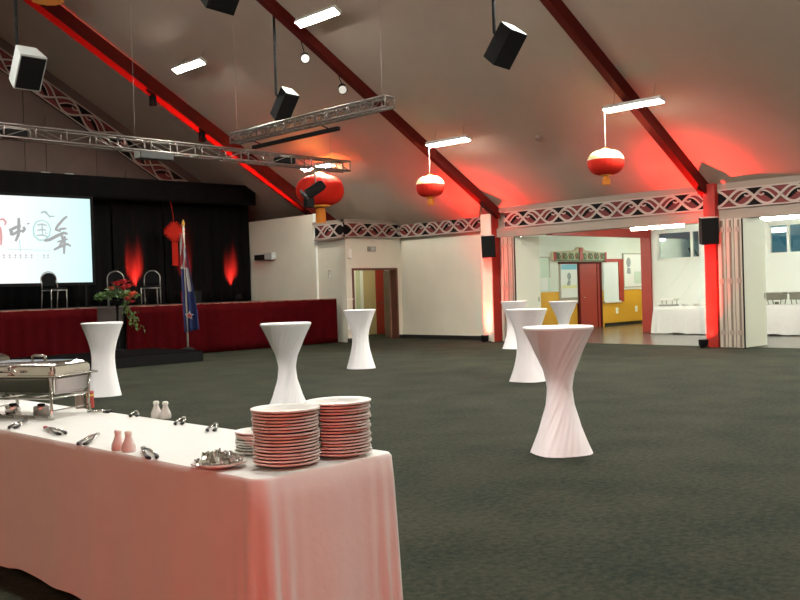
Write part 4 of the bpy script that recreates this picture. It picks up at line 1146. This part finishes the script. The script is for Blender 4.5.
# plate with crumpled foil
o = plate_mesh(.84); o.location = (2.125, 3.330, BZ); tag(o, 'shallow plate near the front edge carrying crumpled silver foil', 'plate')
mb = MB(); rnd = random.Random(31)
jit = [[rnd.gauss(0, 1) for _ in range(40)] for _ in range(40)]
def foilp(u, v):
    a = 2*PI*u; r = .106*v
    i, j = int(u*36) % 36, int(v*12)
    h = .036*(1 - v**2.2) + .006 + .010*jit[i][j]*(.3 + .7*math.sin(PI*min(1, v*.9+.1))) if v > 0 else .055
    return (r*math.cos(a)*(1 + .05*jit[i][j+12]), r*math.sin(a)*(1 + .05*jit[i][j+12]), max(.0, h))
mb.grid(foilp, 36, 12, closed_u=True)
f0 = mb.build('crumpled_foil', M['foil'], loc=(2.125, 3.330, BZ + .014)); tag(f0, 'crumpled shiny silver foil heaped on the shallow plate', 'foil')

# shakers
def shaker(loc, label, h=.098):
    t = thing('salt_shaker', loc, label, 'shaker', 'salt and pepper shakers on the buffet')
    mb = MB(); mb.lathe([(0, 0), (.030, 0), (.033, .008), (.031, .030), (.020, .055), (.015, .068), (.0145, h-.016)], seg=24); mb.lathe([(.0145, h-.016), (0, h-.016)], seg=24); mb.build('body', M['shaker'], t, smooth=50)
    mb = MB(); mb.lathe([(0, h-.017), (.017, h-.017), (.018, h-.008), (.013, h), (0, h+.002)], seg=20); mb.build('cap', M['switch'], t, smooth=50)
shaker((2.065, 4.085, BZ), 'left shaker of the pair near the front edge of the cloth')
shaker((2.075, 4.005, BZ), 'right shaker of the pair near the front edge of the cloth')
shaker((2.765, 4.985, BZ), 'left shaker of the pair at the far edge of the buffet')
shaker((2.785, 4.915, BZ), 'right shaker of the pair at the far edge of the buffet')

# tongs
def tongs(a, b, label, red=False):
    a = V((a[0], a[1], BZ)); b = V((b[0], b[1], BZ)); d = b - a
    t = thing('serving_tongs', a, label, 'tongs', 'serving tongs laid out on the buffet', math.atan2(d.y, d.x)); L = d.length
    for s in (-1, 1):
        mb = MB(); P = [(0, s*.004, .012), (L*.3, s*.014, .014), (L*.72, s*.022, .013)]
        mb.tube(P, [.006, .0085, .007], 8); mb.build('arm', M['steel'], t, smooth=True)
        mb = MB(); mb.tube([(L*.72, s*.022, .013), (L*.9, s*.021, .012), (L, s*.014, .012)], [.0075, .0095, .007], 8); mb.build('grip', M['gripblack'], t, smooth=True)
    mb = MB(); mb.tube([(-.004, -.008, .012), (-.008, 0, .013), (-.004, .008, .012)], .0085, 8); mb.build('hinge', M['canred'] if red else M['steeldark'], t, smooth=True)
tongs((2.19, 5.47), (2.02, 5.24), 'tongs at the left front edge below the chafing dish')
tongs((2.14, 5.07), (2.10, 4.76), 'tongs with a red hinge near the front edge', True)
tongs((2.20, 4.58), (2.00, 4.34), 'thick tongs on the front edge left of the near shakers')
tongs((2.13, 3.97), (2.03, 3.70), 'tongs right of the near shaker pair on the front edge')
tongs((2.62, 5.55), (2.70, 5.42), 'tongs lying beside the right foot of the chafing dish')
tongs((2.78, 5.26), (2.68, 5.10), 'tongs at the far edge left of the far shakers')
tongs((2.80, 4.74), (2.66, 4.56), 'tongs at the far edge right of the far shakers')
tongs((2.77, 4.36), (2.63, 4.19), 'tongs at the far edge behind the foil plate')

# chafing dish
def chafer(loc, rz, label):
    t = thing('chafing_dish', loc, label, 'chafing dish', 'chafing dishes on the buffet', rz)
    # local x: across (short, .36), local y: along (.62)
    w, l = .18, .31
    for sx in (-1, 1):
        for sy in (-1, 1):
            mb = MB(); mb.tube([(sx*(w-.005), sy*(l-.04), .0), (sx*(w+.004), sy*(l-.04), .012), (sx*w, sy*(l-.04), .06), (sx*w, sy*(l-.04), .255)], [.013, .013, .009, .010], 8)
            lg = mb.build('leg', M['steel'], t, smooth=True)
            mb = MB(); mb.lathe([(0, .255), (.014, .256), (.015, .27), (.006, .285), (0, .288)], (sx*w, sy*(l-.04), 0), 12); mb.build('finial', M['steel'], lg, smooth=True)
    mb = MB()
    for z in (.245, .125): mb.tube([(-w, -l+.04, z), (w, -l+.04, z), (w, l-.04, z), (-w, l-.04, z)], .007, 8, closed=True)
    for sy in (-.10, .10): mb.tube([(-w, sy, .125), (w, sy, .125)], .005, 6)
    mb.tube([(-w, -l+.04, .05), (w, -l+.04, .05)], .005, 6); mb.tube([(-w, l-.04, .05), (w, l-.04, .05)], .005, 6)
    mb.build('frame', M['steel'], t)
    def frus(a, b, z0, z1, ca, cb): 
        return [(-a, -b, z0), (a, -b, z0), (a, b, z0), (-a, b, z0)], [(-ca, -cb, z1), (ca, -cb, z1), (ca, cb, z1), (-ca, cb, z1)]
    mb = MB(); mb.hexa(*frus(w-.022, l-.03, .145, .250, w-.012, l-.02)); bmesh.ops.bevel(mb.bm, geom=list(mb.bm.edges), offset=.012, segments=3, affect='EDGES'); mb.build('water_pan', M['steel'], t, smooth=40)
    mb = MB(); mb.box((-w-.02, -l-.025, .250), (w+.02, l+.025, .262), .004); mb.build('pan_rim', M['steel'], t, smooth=40)
    mb = MB()
    mb.hexa(*frus(w-.005, l-.012, .262, .312, w-.008, l-.016)); mb.hexa(*frus(w-.008, l-.016, .312, .336, w-.045, l-.055))
    bmesh.ops.bevel(mb.bm, geom=list(mb.bm.edges), offset=.008, segments=2, affect='EDGES')
    lid = mb.build('lid', M['steel'], t, smooth=40)
    mb = MB(); mb.tube([(-.05, -.135, .334), (-.05, -.135, .37), (-.05, -.12, .372), (-.05, -.06, .372), (-.05, -.045, .37), (-.05, -.045, .334)], .008, 8); mb.build('lid_handle', M['steel'], lid, smooth=True)
    mb = MB(); mb.tube([(-w+.004, -.07, .285), (-w-.03, -.07, .288), (-w-.03, .07, .288), (-w+.004, .07, .285)], .007, 8); mb.build('front_handle', M['steel'], lid, smooth=True)
    for yy in (-l+.03, -l+.33):
        mb = MB(); mb.lathe([(0, .255), (.016, .255), (.012, .275), (.010, .30), (.017, .312), (.012, .326), (0, .33)], (-w+.004, yy, 0), 14); mb.build('lid_clasp', M['steel'], t, smooth=True)
    return t
ca = math.radians(29)
e1 = V((math.cos(ca), math.sin(ca), 0)); e2 = V((-math.sin(ca), math.cos(ca), 0))
c0 = V((2.495, 5.535, BZ)) + e2*.27
chafer(c0, ca, 'large steel chafing dish standing nearest on the buffet')
chafer((2.42, 7.12, BZ), math.radians(14), 'second steel chafing dish cut off by the left edge')
for (p, l, mname) in ((c0 + e1*-.03 + e2*-.08, 'silver fuel burner under the near end of the chafing dish', 'steeldark'), (c0 + e1*-.03 + e2*.13, 'silver fuel burner under the far end of the chafing dish', 'steel')):
    t = thing('fuel_burner', (p.x, p.y, BZ), l, 'burner', 'fuel burners under the chafing dish')
    mb = MB(); mb.lathe([(0, 0), (.045, 0), (.047, .004), (.047, .058), (.040, .064), (0, .064)], seg=24); mb.build('can', M[mname], t, smooth=40)
    mb = MB(); mb.lathe([(0, .064), (.022, .064), (.022, .075), (.012, .078), (0, .078)], seg=18); mb.build('wick_cap', M['black'], t, smooth=40)
rnd = random.Random(4)
for k, lab in enumerate(('nearest of the spoons heaped under the chafing dish', 'second of the spoons heaped under the chafing dish', 'third of the spoons heaped under the chafing dish', 'farthest of the spoons heaped under the chafing dish')):
    p = c0 + e1*(-.13 + .012*k) + e2*(-.12 + .09*k)
    t = thing('serving_spoon', (p.x, p.y, BZ), lab, 'spoon', 'spoons under the chafing dish', ca + PI/2 + rnd.uniform(-.5, .5))
    mb = MB(); mb.tube([(-.11, 0, .008), (0, 0, .014), (.06, 0, .010)], [.006, .005, .004], 8); mb.build('handle', M['steel'], t, smooth=True)
    mb = MB(Matrix.Translation((.09, 0, .014)) @ Matrix.Diagonal((1.5, 1, .5, 1))); mb.lathe([(0, -.02), (.015, -.014), (.022, 0), (.020, 0), (.013, -.011), (0, -.016)], seg=18); mb.build('bowl', M['steel'], t, smooth=True)
for (x, y, l, m, r, h) in ((2.70, 5.86, 'brown fuel can behind the right leg of the chafing dish', 'brass', .026, .115), (2.76, 5.83, 'red fuel can with yellow band behind the chafing dish', 'canred', .024, .105)):
    t = thing('fuel_can', (x, y, BZ), l, 'can')
    mb = MB(); mb.lathe([(0, 0), (r, 0), (r, h), (r*.9, h+.004), (0, h+.004)], seg=24); mb.build('can', M[m], t, smooth=40)
    mb = MB(); mb.lathe([(r*1.01, h*.72), (r*1.03, h*.73), (r*1.03, h*.84), (r*1.01, h*.85)], seg=24); mb.build('label_band', M['canyellow'] if m == 'canred' else M['steeldark'], t, smooth=40)
